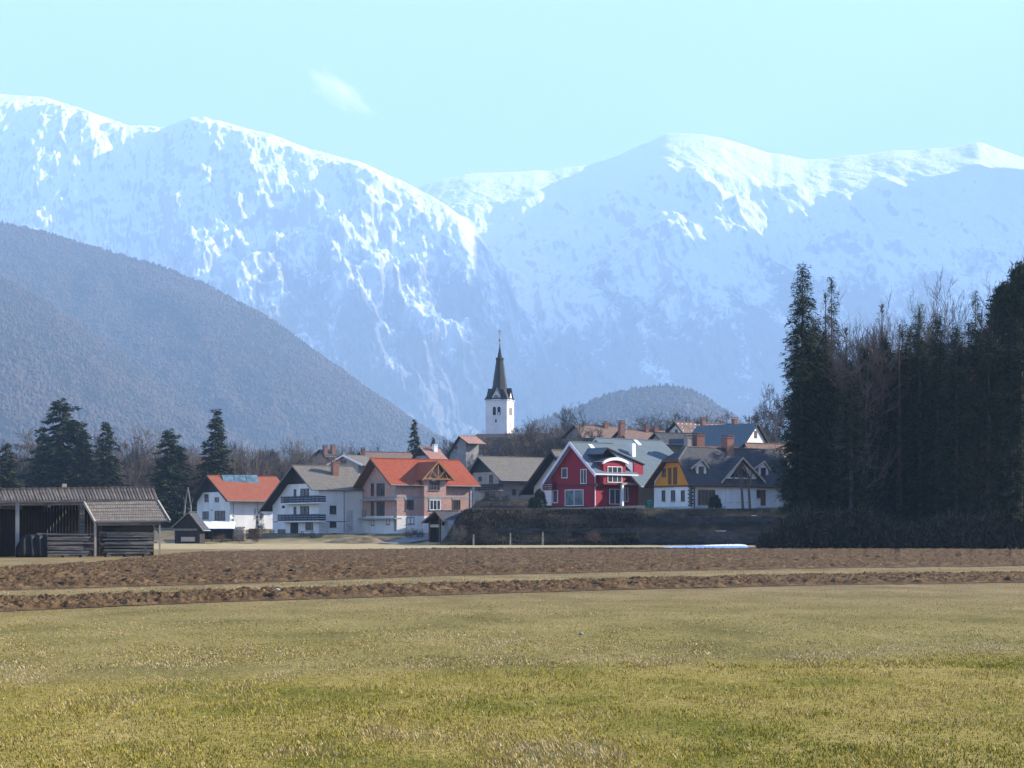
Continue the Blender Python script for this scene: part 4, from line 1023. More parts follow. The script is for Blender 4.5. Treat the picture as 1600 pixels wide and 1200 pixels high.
small_house('brown roofed house with red chimney on the skyline behind the red house', 905, 400, 30, 884, 972, 700, (897, 664), (876, 684), (908, 683), 'tile_brown', 'plaster_beige', chim=((946, 661, 667, .9),), ant=(979, 654, 668))
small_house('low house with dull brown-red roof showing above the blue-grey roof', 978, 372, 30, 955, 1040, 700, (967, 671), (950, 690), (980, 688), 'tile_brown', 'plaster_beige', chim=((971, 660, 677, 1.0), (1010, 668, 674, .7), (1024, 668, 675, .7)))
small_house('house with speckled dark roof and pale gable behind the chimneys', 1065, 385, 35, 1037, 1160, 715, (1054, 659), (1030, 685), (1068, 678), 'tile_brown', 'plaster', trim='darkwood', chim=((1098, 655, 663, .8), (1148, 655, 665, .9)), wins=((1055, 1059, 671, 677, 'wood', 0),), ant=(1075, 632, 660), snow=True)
# wide slate roof whose gable shows on its right
h = House('house', 'house with wide slate roof whose bright white gable faces right', 'house', 1155, 335, -33, 1190, 1018, 720, sink=5)
# this one turns its gable to the right: own frame, x along the eave wall to the left
bpy.data.objects.remove(h.root)
def right_gable(label, corner, D, phi, gw, L, zb_py, eave_py, ridge_py, mt, mw, o=.6):
    """corner = px of the near right corner; gable runs back right, eave wall runs left and away"""
    X, Y = K(corner) * D, D; z0 = EYE + (HZ - zb_py) / FPX * D
    r = empty('house', (X, Y, z0), R(phi)); tag(r, label, 'house')
    ez = EYE + (HZ - eave_py) / FPX * D - z0; rz = EYE + (HZ - ridge_py) / FPX * (D + gw * .4) - z0
    ym = gw / 2; sl = (rz - ez) / ym; t = .22
    mb = MB(); mb.slab([(-L - o, -.6, ez - .6 * sl), (o, -.6, ez - .6 * sl), (o, ym, rz), (-L - o, ym, rz)], t)
    mb.slab([(o, gw + .6, ez - .6 * sl), (-L - o, gw + .6, ez - .6 * sl), (-L - o, ym, rz), (o, ym, rz)], t)
    rf = mb.build('roof', [M[mt], M['darkwood']], r)
    mb = MB(); mb.prism([(0, 0, -6), (0, gw, -6), (0, gw, ez - t), (0, ym, rz - t - .01), (0, 0, ez - t)], (-L, 0, 0)); mb.build('wall', M[mw], r)
    mb = MB(); mb.box(.002, .09, ym - .5, ym + .5, rz - 2.6, rz - 1.3); w = mb.build('window', M['wood'], r)
    mb = MB(); mb.box(.09, .1, ym - .4, ym + .4, rz - 2.5, rz - 1.4); mb.build('pane', M['glass'], w)
    return r, rf, (ym, rz)
r, rf, q = right_gable('house with wide slate roof whose bright white gable faces right', 1160, 335, -36, 9.5, 11.5, 715, 694, 661.5, 'tile_slate', 'plaster', .5)
small_house('low dark roof wedged between the slate roof and the blue-grey rear wing', 1030, 345, 25, 1010, 1112, 715, (1022, 676), (1008, 696), (1036, 693), 'tile_dark', 'plaster_beige')
mb = MB(); mb.tube((-1.0, q[0], q[1] - .1), (-1.0, q[0], q[1] + 2.6), .04, .03, 6)
for k_, f in enumerate((1.1, .9, .7)):
    mb.bar((-1.0 - .2, q[0], q[1] + 2.55 - k_ * .5), (-1.0 + .9 * f, q[0], q[1] + 2.55 - k_ * .5), .06)
mb.build('antenna', M['white_metal'], rf)
h = small_house('dull red roofed house beside the white right-hand gable, nearest the spruces', 1172, 320, 30, 1150, 1235, 730, (1163, 692), (1148, 712), (1174, 712), 'tile_brown', 'plaster')
h = small_house('house with twin broad brick chimneys behind the yellow gabled farmhouse', 1078, 305, 30, 1058, 1150, 735, (1070, 697), (1052, 716), (1080, 716), 'tile_red', 'plaster', chim=())
h.chimney(1091, 680, 697, 1.5, 'brick_red', y=h.ya - .2); h.chimney(1075.5, 683, 697, 1.0, 'plaster_beige', y=h.ya - .2)

# ---- roofed shrine-like shed on the bank edge
h = House('garden_hut', 'small dark roofed hut with white side wall at the driveway', 'hut', 687, 268, 35, 669.5, 699, 834, sink=1.2)
h.roof_profile((680.5, 798), (661.5, 816), (691, 812), o=.8, o2=1.6, t=.15, min_or=.2); h.roof(M['tile_dark'], M['darkwood']); h.verge(M['wood'], h=.2)
mb = MB(); mb.box(0, .25, h.W - .2, h.W, -1.2, h.under(h.W - .2)); mb.box(.0, .25, 0, .2, -1.2, h.under(.1)); mb.box(0, .2, .2, h.W - .2, h.under(.2) - .3, h.under(.2) - .05); mb.build('post', M['wood'], h.root)
mb = MB(); mb.box(.25, h.L, -.02, .18, -1.2, h.under(0) - .05); mb.build('wall', M['white'], h.root)
mb = MB(); mb.box(h.L - .2, h.L, .18, h.W, -1.2, h.under(h.W * .9)); mb.box(.25, h.L - .2, h.W - .18, h.W - .02, -1.2, h.under(h.W) - .05); mb.build('back_wall', M['darkwood'], h.root)
mb = MB(); mb.box(.1, .16, .3, h.W - .3, .9, 1.3); mb.build('notice_board', M['palewood'], h.root)
h.window('e', 690, 694, 815, 821, 'darkwood', 0, sill=False)

# ---- hut, snow-roofed shed and odds and ends by the left houses
h = House('garden_hut', 'low dark hut with steep gable right of the hay barn', 'hut', 312, 272, 78, 273, 320, 845, sink=.4)
h.roof_profile((295, 800), (271, 824), (317, 828), o=.5, o2=.3, t=.15, min_or=.3, min_ol=.3); h.roof(M['tile_dark'], M['darkwood']); h.verge(M['greywood'], h=.14)
h.walls(M['darkwood']); h.panel('fascia', 'g', 274, 309, 826, 829, 'greywood', .5); h.panel('board_pile', 'g', 284, 305, 839, 846, 'palewood', .3)
X, Y, Z = P(314, 826, 286)
r = empty('shed', (X, Y, g1(X, Y)), R(6)); tag(r, 'low open shed with snow lying on its roof in front of the solar house', 'shed')
zz = Z - g1(X, Y); L_ = (363 - 314) / FPX * 286 / .99
mb = MB(); mb.slab([(-.2, -.3, zz), (L_ + .2, -.3, zz), (L_ + .2, 3, zz + 1.0), (-.2, 3, zz + 1.0)], .12); rf = mb.build('roof', [M['greywood'], M['darkwood']], r)
nxs, nys = 40, 14; V = []; 
for j in range(nys):
    for i in range(nxs):
        u, v = i / (nxs - 1), j / (nys - 1); e = min(1, min(u, 1 - u, v * .8, 1 - v) * 12)
        V.append((-.22 + (L_ + .44) * u, -.33 + 3.3 * v, zz + 1.0 * v + .005 + e ** .5 * .16 * (1 + .5 * float(fbm(u * 9, v * 4, 2, 3)))))
i2 = np.arange(nxs * nys).reshape(nys, nxs); Fq = np.stack([i2[:-1, :-1].ravel(), i2[:-1, 1:].ravel(), i2[1:, 1:].ravel(), i2[1:, :-1].ravel()], 1)
link('roof_snow', mesh_np('roof_snow', V, Fq, True), M['snow'], rf)
mb = MB()
for i in range(4): mb.box(L_ * i / 3 - .08, L_ * i / 3 + .08, -.05, .11, -.3, zz - .12)
mb.build('post', M['darkwood'], r)
mb = MB(); mb.box(-.05, L_ + .05, 2.7, 2.85, -.3, zz + .75); mb.box(-.05, .1, .2, 2.7, -.3, zz); mb.build('wall', M['darkwood'], r)

def logs(name, label, cat, px0, px1, pyb, D, rows, rad, length, mat, rz=0.0, seed=0, group=None):
    rr = random.Random(seed); X0, X1 = K(px0) * D, K(px1) * D
    z = g1((X0 + X1) / 2, D); o = empty(name, ((X0 + X1) / 2, D, z), rz)
    mb = MB(); n = int((X1 - X0) / (2 * rad)); 
    for j in range(rows):
        for i in range(n - (j % 2)):
            x = -(X1 - X0) / 2 + rad * (2 * i + 1 + (j % 2)); rrad = rad * rr.uniform(.75, 1.0); y0 = rr.uniform(-.08, .08)
            mb.tube((x, y0, rad + j * rad * 1.75), (x, y0 + length, rad + j * rad * 1.75), rrad, rrad, 7)
    b = mb.build(name, M[mat]); b.location = o.location; b.rotation_euler = o.rotation_euler; bpy.data.objects.remove(o)
    return tag(b, label, cat, group)
logs('firewood_stack', 'stack of split firewood beside the snow-roofed shed', 'firewood', 364, 384, 838, 287, 9, .13, .9, 'palewood', 0, 2)
logs('firewood_stack', 'longer low firewood stack between the shed and the balcony house', 'firewood', 387, 409, 838, 289, 6, .14, .9, 'wood', 0, 5)
px_, D_ = 562, 284.5; X, Y = K(px_) * D_, D_
nu, nv = 44, 20; uu, vv = np.meshgrid(np.linspace(-1, 1, nu), np.linspace(-1, 1, nv)); rr_ = np.sqrt(uu ** 2 + vv ** 2)
Vx, Vy = X + uu * 5.6, Y + vv * 2.4; Vz = G(Vx, Vy) - .1 + 1.15 * np.clip(1 - rr_ ** 1.6, 0, 1) * (1 + .45 * fbm(uu * 2.4, vv * 2, 4, 5))
i2 = np.arange(nu * nv).reshape(nv, nu); Fq = np.stack([i2[:-1, :-1].ravel(), i2[:-1, 1:].ravel(), i2[1:, 1:].ravel(), i2[1:, :-1].ravel()], 1)
tag(link('earth_mound', mesh_np('earth_mound', np.stack([Vx.ravel(), Vy.ravel(), Vz.ravel()], 1), Fq, True), plain('grassy_spoil', (.20, .145, .075), .95, .4, .9, bmp=.6)), 'low tan earth mound overgrown with dead grass below the brick house', 'earth mound')
# forked pale dead tree beside the hut
X, Y, _ = P(297, 800, 300); z0 = g1(X, Y); T_ = lambda px, py: (K(px) * 300 - X, 0, EYE + (HZ - py) / FPX * 300 - z0)
mb = MB(); mb.tube(T_(285, 838), T_(289, 790), .16, .13, 8); mb.tube(T_(289, 790), T_(294, 761), .13, .07, 8); mb.tube(T_(300, 838), T_(298, 790), .15, .12, 8); mb.tube(T_(298, 790), T_(294, 764), .12, .07, 8)
mb.tube(T_(289, 790), T_(287, 775), .06, .03, 6); mb.tube(T_(298, 790), T_(302, 778), .06, .03, 6)
o = mb.build('bare_tree', M['bark_pale']); o.location = (X, Y, z0); tag(o, 'forked pale stem leaning like an A in front of the solar house', 'tree')
# picnic table by the balcony house
X, Y, _ = P(480, 834, 291); r = empty('picnic_table', (X, Y, g1(X, Y)), R(30)); tag(r, 'dark garden table with benches before the balcony house', 'table')
mb = MB(); mb.box(-1.1, 1.1, -.4, .4, .72, .78); mb.build('tabletop', M['darkwood'], r)
for y in (-.75, .75): mb = MB(); mb.box(-1.1, 1.1, y - .15, y + .15, .43, .48); mb.build('bench', M['darkwood'], r)
for x in (-.8, .8):
    mb = MB(); mb.bar((x, -.75, 0), (x, -.2, .72), .08); mb.bar((x, .75, 0), (x, .2, .72), .08); mb.bar((x, -.8, .4), (x, .8, .4), .08); mb.build('leg', M['darkwood'], r)
# gravel drive climbing from the field to the hut
pts = [(596, 850, 279), (620, 846.5, 283), (645, 840, 287), (668, 834, 291), (690, 830, 297)]
V, Fq = [], []
for px, py, D in pts:
    for k_ in range(7):
        X = K(px + (k_ - 3) * 6.5) * D; Y = D + (k_ - 3) * -.25; V.append((X, Y, g1(X, Y) + .16))
for i in range(len(pts) - 1):
    for k_ in range(6): Fq.append((i * 7 + k_, i * 7 + k_ + 1, (i + 1) * 7 + k_ + 1, (i + 1) * 7 + k_))
tag(link('drive', mesh_np('drive', V, Fq, True), plain('wet_gravel', (0.17, 0.18, 0.18), .7, .2, 1.5)), 'pale gravel drive curving up from the field to the brick house', 'drive', kind='structure')

# ---- retaining walls, posts and terrace edge on the bank
def rough_wall(label, x0, x1, Y, z0, z1, seed):
    rr = random.Random(seed); mb = MB(); z = z0
    while z < z1 - .05:
        hgt = rr.uniform(.22, .42); x = x0 + rr.uniform(0, .3)
        while x < x1:
            w = rr.uniform(.5, 1.5); d = rr.uniform(0, .22)
            if rr.random() < .95: mb.box(x + .02, min(x + w, x1) - .02, Y - d, Y + .9, z + .02, min(z + hgt, z1) - .02)
            x += w
        z += hgt
    mb.box(x0 + .1, x1 - .1, Y + .15, Y + .88, z0 - .5, z1 - .15)
    o = mb.build('retaining_wall', M['stone']); sn = MB(); x = x0 + 2
    while x < x1 - 2:
        w = rr.uniform(.8, 2.6)
        if rr.random() < .3: sn.box(x, x + w * .7, Y - .02, Y + .3, z1 - .03, z1 + rr.uniform(.02, .05))
        x += w + rr.uniform(.2, 1.5)
    sn.build('ledge_snow', M['snow'], o)
    return tag(o, label, 'retaining wall')
rough_wall('lower dark stone retaining wall just behind the snow patch', K(998) * 257, K(1215) * 257, 257.2, 0.0, 1.9, 3)
rough_wall('long low dark stone terrace wall in the middle of the bank below the red house', K(770) * 259.5, K(995) * 259.5, 259.6, 1.2, 2.3, 9)
rough_wall('upper dark stone retaining wall under the yellow gabled farmhouse', K(1024) * 262, K(1215) * 262, 261.5, 2.0, 4.0, 4)
mb = MB(); 
for i in range(12):
    a, b_ = 838 + i * 14.2, 838 + (i + 1) * 14.2 - .4
    p, q = P(a, 796.5 - i * .55, 268.5), P(b_, 796.5 - (i + 1) * .55, 268.5); mb.bar((p[0], p[1], p[2] - .25), (q[0], q[1], q[2] - .25), .5, .6)
tag(mb.build('terrace_edge', M['palewood']), 'pale edging running along the top of the bank below the red house', 'edging')
for i, (px, top, lab) in enumerate(((739.5, 836, 'leftmost of the pale stakes standing at the foot of the bank'), (797, 834, 'middle pale stake at the foot of the bank'), (847.5, 832, 'rightmost of the pale stakes standing at the foot of the bank'))):
    X, Y, Z = P(px, top, 253.5); mb = MB(); mb.tube((0, 0, -.2), (.03, 0, Z), .13, .09, 8); mb.lathe((.03, 0, Z), [(.1, 0), (.07, .07), (.01, .1)], 8)
    o = mb.build('stake', M['bark_pale']); o.location = (X, Y, 0); tag(o, lab, 'stake', 'stakes along the bank')
X, Y, Z = P(1016, 782, 271); mb = MB(); mb.lathe((0, 0, 0), [(.3, 0), (.34, .1), (.42, 1.05), (.46, 1.1), (.46, 1.18), (.2, 1.26), (.02, 1.28)], 14)
o = mb.build('rain_barrel', M['green']); o.location = (X, Y, g1(X, Y)); tag(o, 'green rain barrel between the red house and the yellow gable', 'barrel')

# ---- hay barn
C_, S_ = math.cos(R(20)), math.sin(R(20))
bx, by = K(249.5) * 134, 134.0
barn = empty('hay_barn', (bx, by, 0), R(20)); tag(barn, 'long weathered hay barn with tiled roof and shingled lean-to at the left edge', 'barn')
def bl(px, py, y=0.0):
    k = K(px); x = (k * (by + y * C_) - (bx - y * S_)) / (C_ - k * S_); return (x, y, EYE + (HZ - py) / FPX * (by + x * S_ + y * C_))
eL, eR = bl(-140, 784.5, 1.3), bl(247.5, 781, 1.3); rL, rR = bl(-147, 769, 3.4), bl(240.5, 763, 3.4)
bL, bR = (eL[0], 5.6, eL[2]), (eR[0], 5.6, eR[2])
m, nt, b = nodes('barn_pantiles')
tc = N(nt, 'ShaderNodeTexCoord'); wv = N(nt, 'ShaderNodeTexWave', wave_type='BANDS', bands_direction='X'); wv.inputs['Scale'].default_value = .72; wv.inputs['Distortion'].default_value = .6; wv.inputs['Detail Scale'].default_value = 1.0
nt.links.new(tc.outputs['Object'], wv.inputs['Vector'])
c = mixc(nt, .45, ramp(nt, noise(nt, .8, 6), [(.3, (.062, .050, .039)), (.7, (.16, .125, .094))]), ramp(nt, wv.outputs['Fac'], [(.2, (.18, .18, .18)), (.6, (.8, .8, .8))]), 'OVERLAY')
nt.links.new(c, b.inputs['Base Color']); b.inputs['Roughness'].default_value = .9; M['pantile'] = m
mb = MB(); n = 78      # rolled tile columns as real ridges
def lerp(p, q, t): return tuple(p[i] + (q[i] - p[i]) * t for i in range(3))
for i in range(n):
    t0, t1 = i / n, (i + .62) / n; sag = .03 * math.sin(i * 2.3) * .5
    mb.slab([lerp(eL, eR, t0), lerp(eL, eR, t1), lerp(rL, rR, t1), lerp(rL, rR, t0)], .12)
    for v in range(len(mb.v) - 8, len(mb.v)): mb.v[v] = (mb.v[v][0], mb.v[v][1], mb.v[v][2] + .07 + sag)
mb.slab([eL, eR, rR, rL], .1); mb.slab([rL, rR, bR, bL], .1)
rf = mb.build('roof', [M['pantile'], M['greywood']], barn)
mb = MB(); mb.bar((rL[0], rL[1], rL[2] + .1), (rR[0] + .05, rR[1], rR[2] + .1), .25, .15); mb.build('ridge_cap', M['pantile'], rf)
# shingled lean-to
lt = [bl(148.5, 815.5, -.75), bl(265.5, 814, -.75), bl(246.5, 782.5, 1.25), bl(131.5, 785, 1.25)]
mb = MB()
for j in range(6):
    a, b_ = j / 6, (j + 1.12) / 6
    mb.slab([lerp(lerp(lt[0], lt[3], a), (0, 0, 0), 0), lerp(lt[1], lt[2], a), lerp(lt[1], lt[2], min(1, b_)), lerp(lt[0], lt[3], min(1, b_))], .07)
    for v in range(len(mb.v) - 8, len(mb.v)): mb.v[v] = (mb.v[v][0], mb.v[v][1], mb.v[v][2] + (.05 if (v - len(mb.v)) in (-8, -7) else 0))
l2 = mb.build('lean_to_roof', [M['shingle'], M['greywood']], barn)
mb = MB()
for a, b_ in ((lt[0], lt[3]), (lt[1], lt[2])): mb.bar((a[0], a[1] - .02, a[2] - .02), (b_[0], b_[1], b_[2] - .02), .1, .2)
mb.build('verge_board', M['palewood'], l2)
def post(px0, px1, y, top, mat, nm='post'):
    a, b_ = bl(px0, 830, y), bl(px1, 830, y); w = b_[0] - a[0]
    mb = MB(); mb.box(a[0], b_[0], y - w / 2, y + w / 2, -.1, top); return mb.build(nm, M[mat], barn)
post(24, 30, 1.6, eL[2], 'concrete', 'thick_post'); post(124, 132, 1.6, eL[2], 'greywood', 'thick_post'); post(-75, -67, 1.6, eL[2], 'greywood', 'thick_post')
post(147.3, 150.3, -.5, lt[0][2] - .02, 'palewood'); post(248.3, 250.6, -.5, lt[1][2] - .02, 'palewood')
mb = MB(); p = bl(152, 822, -.5); q = bl(246, 821, -.5); mb.bar((p[0], -.5, lt[0][2] - .18), (q[0] + .2, -.5, lt[1][2] - .18), .16, .18)
p = bl(238, 822, -.5); q = bl(249, 833, -.5); mb.bar((p[0], -.45, lt[1][2] - .2), (q[0], -.45, q[2]), .1)
mb.bar((eL[0], 1.6, eL[2] - .2), (eR[0] - .3, 1.6, eR[2] - .2), .2, .22)
for t in (.15, .35, .55, .75): c_ = lerp(eL, eR, t); mb.bar((c_[0], 1.4, c_[2] - .35), (c_[0], 5.4, c_[2] - .35), .16)
mb.build('tie_beam', M['greywood'], barn)
p, q = bl(-200, 800, 5.0), bl(236, 800, 5.0)
mb = MB(); x = p[0]
while x < q[0]:
    mb.box(x, x + .2, 5.0, 5.06, -.1, eR[2] - .1); x += .215
mb.build('back_wall', M['darkwood'], barn)  # full-length dark boards carry the barn's interior shade in their colour
mb = MB(); a = bl(160, 845, .9)[0]; b_ = bl(238, 845, .9)[0]
for k_ in range(9): mb.box(a, b_, .9 + k_ * .004, .96 + k_ * .004, .2 + k_ * .3, .47 + k_ * .3)
mb.build('plank_wall', M['darkwood'], barn)
mb = MB(); p, q = bl(-30, 784, 3.2), bl(34, 784, 3.2); mb.box(p[0], q[0], 2.6, 4.2, p[2] - .5, p[2] - .3)
mb.build('loft_floor', M['greywood'], barn)
# second dark shed standing inside behind the barn
r = empty('shed', (bx - 8.3 * 1, by + 2.6, 0), R(20)); tag(r, 'black shed with one pale sloping verge standing under the hay barn roof', 'shed')
def rl(px, py, y): q = bl(px, py, y); dx = (q[0] * C_ - q[1] * S_) + 8.3; dy = q[0] * S_ + q[1] * C_ - 2.6; return (dx * C_ + dy * S_, -dx * S_ + dy * C_, q[2])
a, b_, c_, d_ = rl(-40, 836, 6.2), rl(72, 833, 6.2), rl(103, 800, 8.2), rl(-10, 798, 8.2)
mb = MB(); mb.slab([a, b_, c_, d_], .12); rf = mb.build('roof', [M['tarp'], M['darkwood']], r)
mb = MB(); mb.bar((b_[0], b_[1] - .05, b_[2] + .05), (c_[0], c_[1], c_[2] + .05), .14, .2); mb.bar((b_[0], b_[1] - .05, b_[2]), (b_[0], b_[1] - .05, b_[2] - .55), .14); mb.build('verge_board', M['palewood'], rf)
mb = MB(); mb.prism([(a[0], a[1] + .4, -.1), (b_[0] - .1, b_[1] + .4, -.1), (b_[0] - .1, b_[1] + .4, b_[2] - .05), (a[0], a[1] + .4, a[2] - .05)], (0, 2.2, 0)); mb.build('wall', M['darkwood'], r)

# lumber stacks under the barn
def lumber(label, px0, px1, y, d, ztop, seed, mat, layers, wide):
    rr = random.Random(seed); a, b_ = bl(px0, 850, y)[0], bl(px1, 850, y)[0]
    ox = (a + b_) / 2; mb = MB(); z = .15; hgt = (ztop - .15) / layers
    for j in range(layers):
        yy = 0.0
        while yy < d:
            w = rr.uniform(*wide); e0, e1 = rr.uniform(-.3, .35), rr.uniform(-.45, .35)
            dz = rr.uniform(-.05, .05)
            zc_ = z + hgt * .5 + dz; j1, j2 = rr.uniform(-.05, .05), rr.uniform(-.05, .05)
            mb.bar((a - ox + e0, yy + w / 2 + j1, zc_ + j2), (b_ - ox + e1, yy + w / 2 - j1, zc_ - j2 * rr.uniform(-.5, 1)), w - .03, hgt * rr.uniform(.4, .85)); yy += w
        z += hgt
    o = mb.build('lumber_stack', M[mat])
    be = MB()
    for t in (.12, .5, .88):
        x = (a - ox) + (b_ - a) * t; be.box(x - .15, x + .15, -.05, d, 0, .16)
    wx = bx + ox * C_ - y * S_; wy = by + ox * S_ + y * C_
    o.location = (wx, wy, 0); o.rotation_euler = (0, 0, R(20)); be.build('bearer', M['greywood'], o)
    return tag(o, label, 'lumber'), (a, b_, ox)
lumber('low untidy stack of dark rough boards, half covered by black sheeting', 66, 140, -.6, 1.5, 1.62, 4, 'greywood', 9, (.25, .5))
lumber('square stack of grey planks under the shingled lean-to', 160, 238, -.25, 1.0, 1.75, 8, 'greywood', 8, (.3, .5))
# black tarpaulin draped over the left end
q0, q1 = bl(28, 850, -.7), bl(74, 850, -.7); ox = (q0[0] + q1[0]) / 2; L2 = q1[0] - q0[0]
nu, nv = 46, 40; V = []
for j in range(nv):
    v = j / (nv - 1) * 2 - 1
    for i in range(nu):
        u = i / (nu - 1); ztop = 1.55 * (1 - max(0, (.45 - u) / .45) ** 2.4 * .55); yy = .75 * v
        fold = .06 * math.sin(u * 23 + 3 * v) + .05 * float(fbm(u * 6, v * 5, 3, 9))
        z = ztop * (1 - max(0, abs(v) - .72) / .28) if abs(v) > .72 else ztop
        V.append((-L2 / 2 + u * L2, .75 + (yy * 1.06 if abs(v) <= .72 else (1 if v > 0 else -1) * (.8 + fold)), max(.02, z + fold * .5)))
i2 = np.arange(nu * nv).reshape(nv, nu); Fq = np.stack([i2[:-1, :-1].ravel(), i2[:-1, 1:].ravel(), i2[1:, 1:].ravel(), i2[1:, :-1].ravel()], 1)
Fq = list(map(tuple, Fq)) ; base = len(V)
me = mesh_np('tarpaulin', V, np.array(Fq), True); o = link('tarpaulin', me, M['tarp'])
sol = o.modifiers.new('thick', 'SOLIDIFY'); sol.thickness = .02
y = -.75; o.location = (bx + ox * C_ - y * S_, by + ox * S_ + y * C_, 0); o.rotation_euler = (0, 0, R(20)); tag(o, 'black tarpaulin draped over the left end of the low board stack', 'tarpaulin')
lq = bl(52, 850, -.5)
o, _ = lumber('short pile of beams hidden under the black tarpaulin', 40, 66, -.4, 1.0, 1.3, 14, 'darkwood', 6, (.3, .5))
# rooftop of a farther house seen over the barn ridge
h = House('house', 'house hidden behind the barn, only its square yellow chimney showing', 'house', 92, 180, 25, 62, 150, 850, sink=1)
h.roof_profile((70, 772), (55, 800), (94, 795), o=.4); h.roof(M['tile_brown'], M['darkwood']); h.walls(M['plaster_beige']); h.chimney(100.5, 756, 770, .38, 'palewood', cap=False, y=h.ya)

# stones lying in the field
for px, py, r_, lab in ((908, 992, .04, 'small white stone lying in the short grass'), (433, 930, .08, 'pale lump of straw among the near ploughed clods')):
    D = GD(py); rr = np.random.RandomState(int(px)); mb = MB()
    mb.lathe((0, 0, 0), [(r_ * .6, -.01), (r_ * rr.uniform(.9, 1.1), r_ * .25), (r_ * .8, r_ * .6), (r_ * .35, r_ * .85), (.003, r_ * .9)], 9)
    for i, v in enumerate(mb.v): mb.v[i] = (v[0] * (1 + .25 * rr.rand()), v[1] * (1 + .25 * rr.rand()), v[2])
    o = mb.build('stone', M['concrete' if px != 433 else 'palewood'], None, True); o.location = (K(px) * D, D, 0.01 if px != 433 else .12); tag(o, lab, 'stone')

# ------------------------------------------------------------------ trees
def tris_mesh(name, tri, tint=None):
    tri = np.asarray(tri, np.float32).reshape(-1, 3, 3); V = tri.reshape(-1, 3); F = np.arange(len(V)).reshape(-1, 3)
    return mesh_np(name, V, F, attrs={'tint': np.repeat(tint, 3)} if tint is not None else None)

def spruce(seed, h=10.0, r=2.0, whorl=.30, nbr=6, droop=.28, spray=.42, base=.05, gap=.15, power=.85, dens=1.0, nsp=5, wide=.3, tw=1.0):
    """ten metre tree: crown of many small hanging needle sprays + trunk"""
    rs = np.random.RandomState(seed); T, C = [], []
    z = h * base; lop = rs.rand(4) * 6.28
    while z < h * .985:
        f = 1 - z / h
        R0 = r * f ** power * (0.82 + .26 * rs.rand()) * min(1, .6 + (z / h - base) * 4)
        nb = max(4, int(nbr * (.55 + .45 * f)))
        for k in range(nb):
            if rs.rand() < gap * (0.4 + f): continue
            a = rs.rand() * 6.283; rr = R0 * (.6 + .55 * rs.rand()) * (1 + .16 * math.sin(2 * a + lop[0]) + .1 * math.sin(3 * a + z * 2 + lop[1])) + .07
            n = max(2, int(rr / .17 * dens)); zb = z + rs.normal(0, .1)
            t = .1 + .92 * (np.arange(n) + rs.rand(n)) / n
            pz0 = zb - droop * rr * t + .3 * droop * rr * t ** 3 + .10 * (1 - t)
            lev = .15 * rs.rand()
            for s_ in range(nsp):
                an = a + rs.normal(0, .95, n); ln = spray * (.5 + .7 * rs.rand(n)) * (.5 + .5 * f ** .4); wd = ln * wide * (.7 + .6 * rs.rand(n))
                dz = -ln * (.1 + .8 * rs.rand(n)) if s_ % 3 else ln * .12
                p = np.stack([np.cos(a) * rr * t + rs.normal(0, .05, n), np.sin(a) * rr * t + rs.normal(0, .05, n), pz0 + rs.normal(0, .04, n)], 1)
                d = np.stack([np.cos(an) * ln, np.sin(an) * ln, dz * np.ones(n)], 1)
                sdw = np.stack([-np.sin(an) * wd, np.cos(an) * wd, wd * rs.normal(0, .6, n)], 1)
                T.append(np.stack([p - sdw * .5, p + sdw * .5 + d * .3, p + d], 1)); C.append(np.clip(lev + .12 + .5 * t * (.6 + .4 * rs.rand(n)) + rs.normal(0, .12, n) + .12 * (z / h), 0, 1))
        z += whorl * (.6 + .5 * f) * (.8 + .4 * rs.rand())
    for k in range(14):
        a = rs.rand() * 6.28; zz = h * (1 - .04 * rs.rand()); d = np.array([math.cos(a) * .1, math.sin(a) * .1, .12]); p = np.array([0, 0, zz - .15])
        T.append(np.stack([p - [.03, 0, 0], p + [.03, 0, 0], p + d])[None]); C.append(np.array([.5]))
    tm = MB(); tm.tube((0, 0, -.3), (0, 0, h * .5), .013 * h * tw, .008 * h * tw, 8); tm.tube((0, 0, h * .5), (0, 0, h * .98), .008 * h * tw, .008, 6)
    return tm, tris_mesh('crown', np.concatenate(T), np.concatenate(C))

def pine(seed, h=10.0):
    rs = np.random.RandomState(seed); T, C = [], []; tm = MB(); tm.tube((0, 0, -.3), (.1, 0, h * .55), .17, .12, 8); tm.tube((.1, 0, h * .55), (0, .1, h * .93), .12, .04, 7)
    for k in range(46):
        z = h * (.38 + .6 * rs.rand() ** .8); a = rs.rand() * 6.28; f = (z / h - .38) / .6
        l = (2.5 * math.sin(math.pi * min(1, .25 + f * .8)) + .35) * (.6 + .5 * rs.rand()); p0 = np.array([.05, 0, z - .3]); p1 = np.array([math.cos(a) * l, math.sin(a) * l, z + .25 * l])
        tm.tube(tuple(p0), tuple(p1), .05, .02, 4)
        for q in range(5):
            c = p0 + (p1 - p0) * (.45 + .6 * rs.rand()) + rs.normal(0, .2, 3); n = 36
            d = rs.normal(0, 1, (n, 3)); d /= np.linalg.norm(d, axis=1)[:, None]; d[:, 2] = np.abs(d[:, 2]) * .8 - .1
            p = c + rs.normal(0, .22, (n, 3)) * [1, 1, .5]; ln = .32 + .2 * rs.rand(n); sd_ = np.cross(d, rs.normal(0, 1, (n, 3))); sd_ /= np.linalg.norm(sd_, axis=1)[:, None]
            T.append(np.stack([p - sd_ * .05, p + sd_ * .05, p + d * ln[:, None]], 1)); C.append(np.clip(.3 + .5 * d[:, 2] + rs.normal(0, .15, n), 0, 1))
    return tm, tris_mesh('crown', np.concatenate(T), np.concatenate(C))

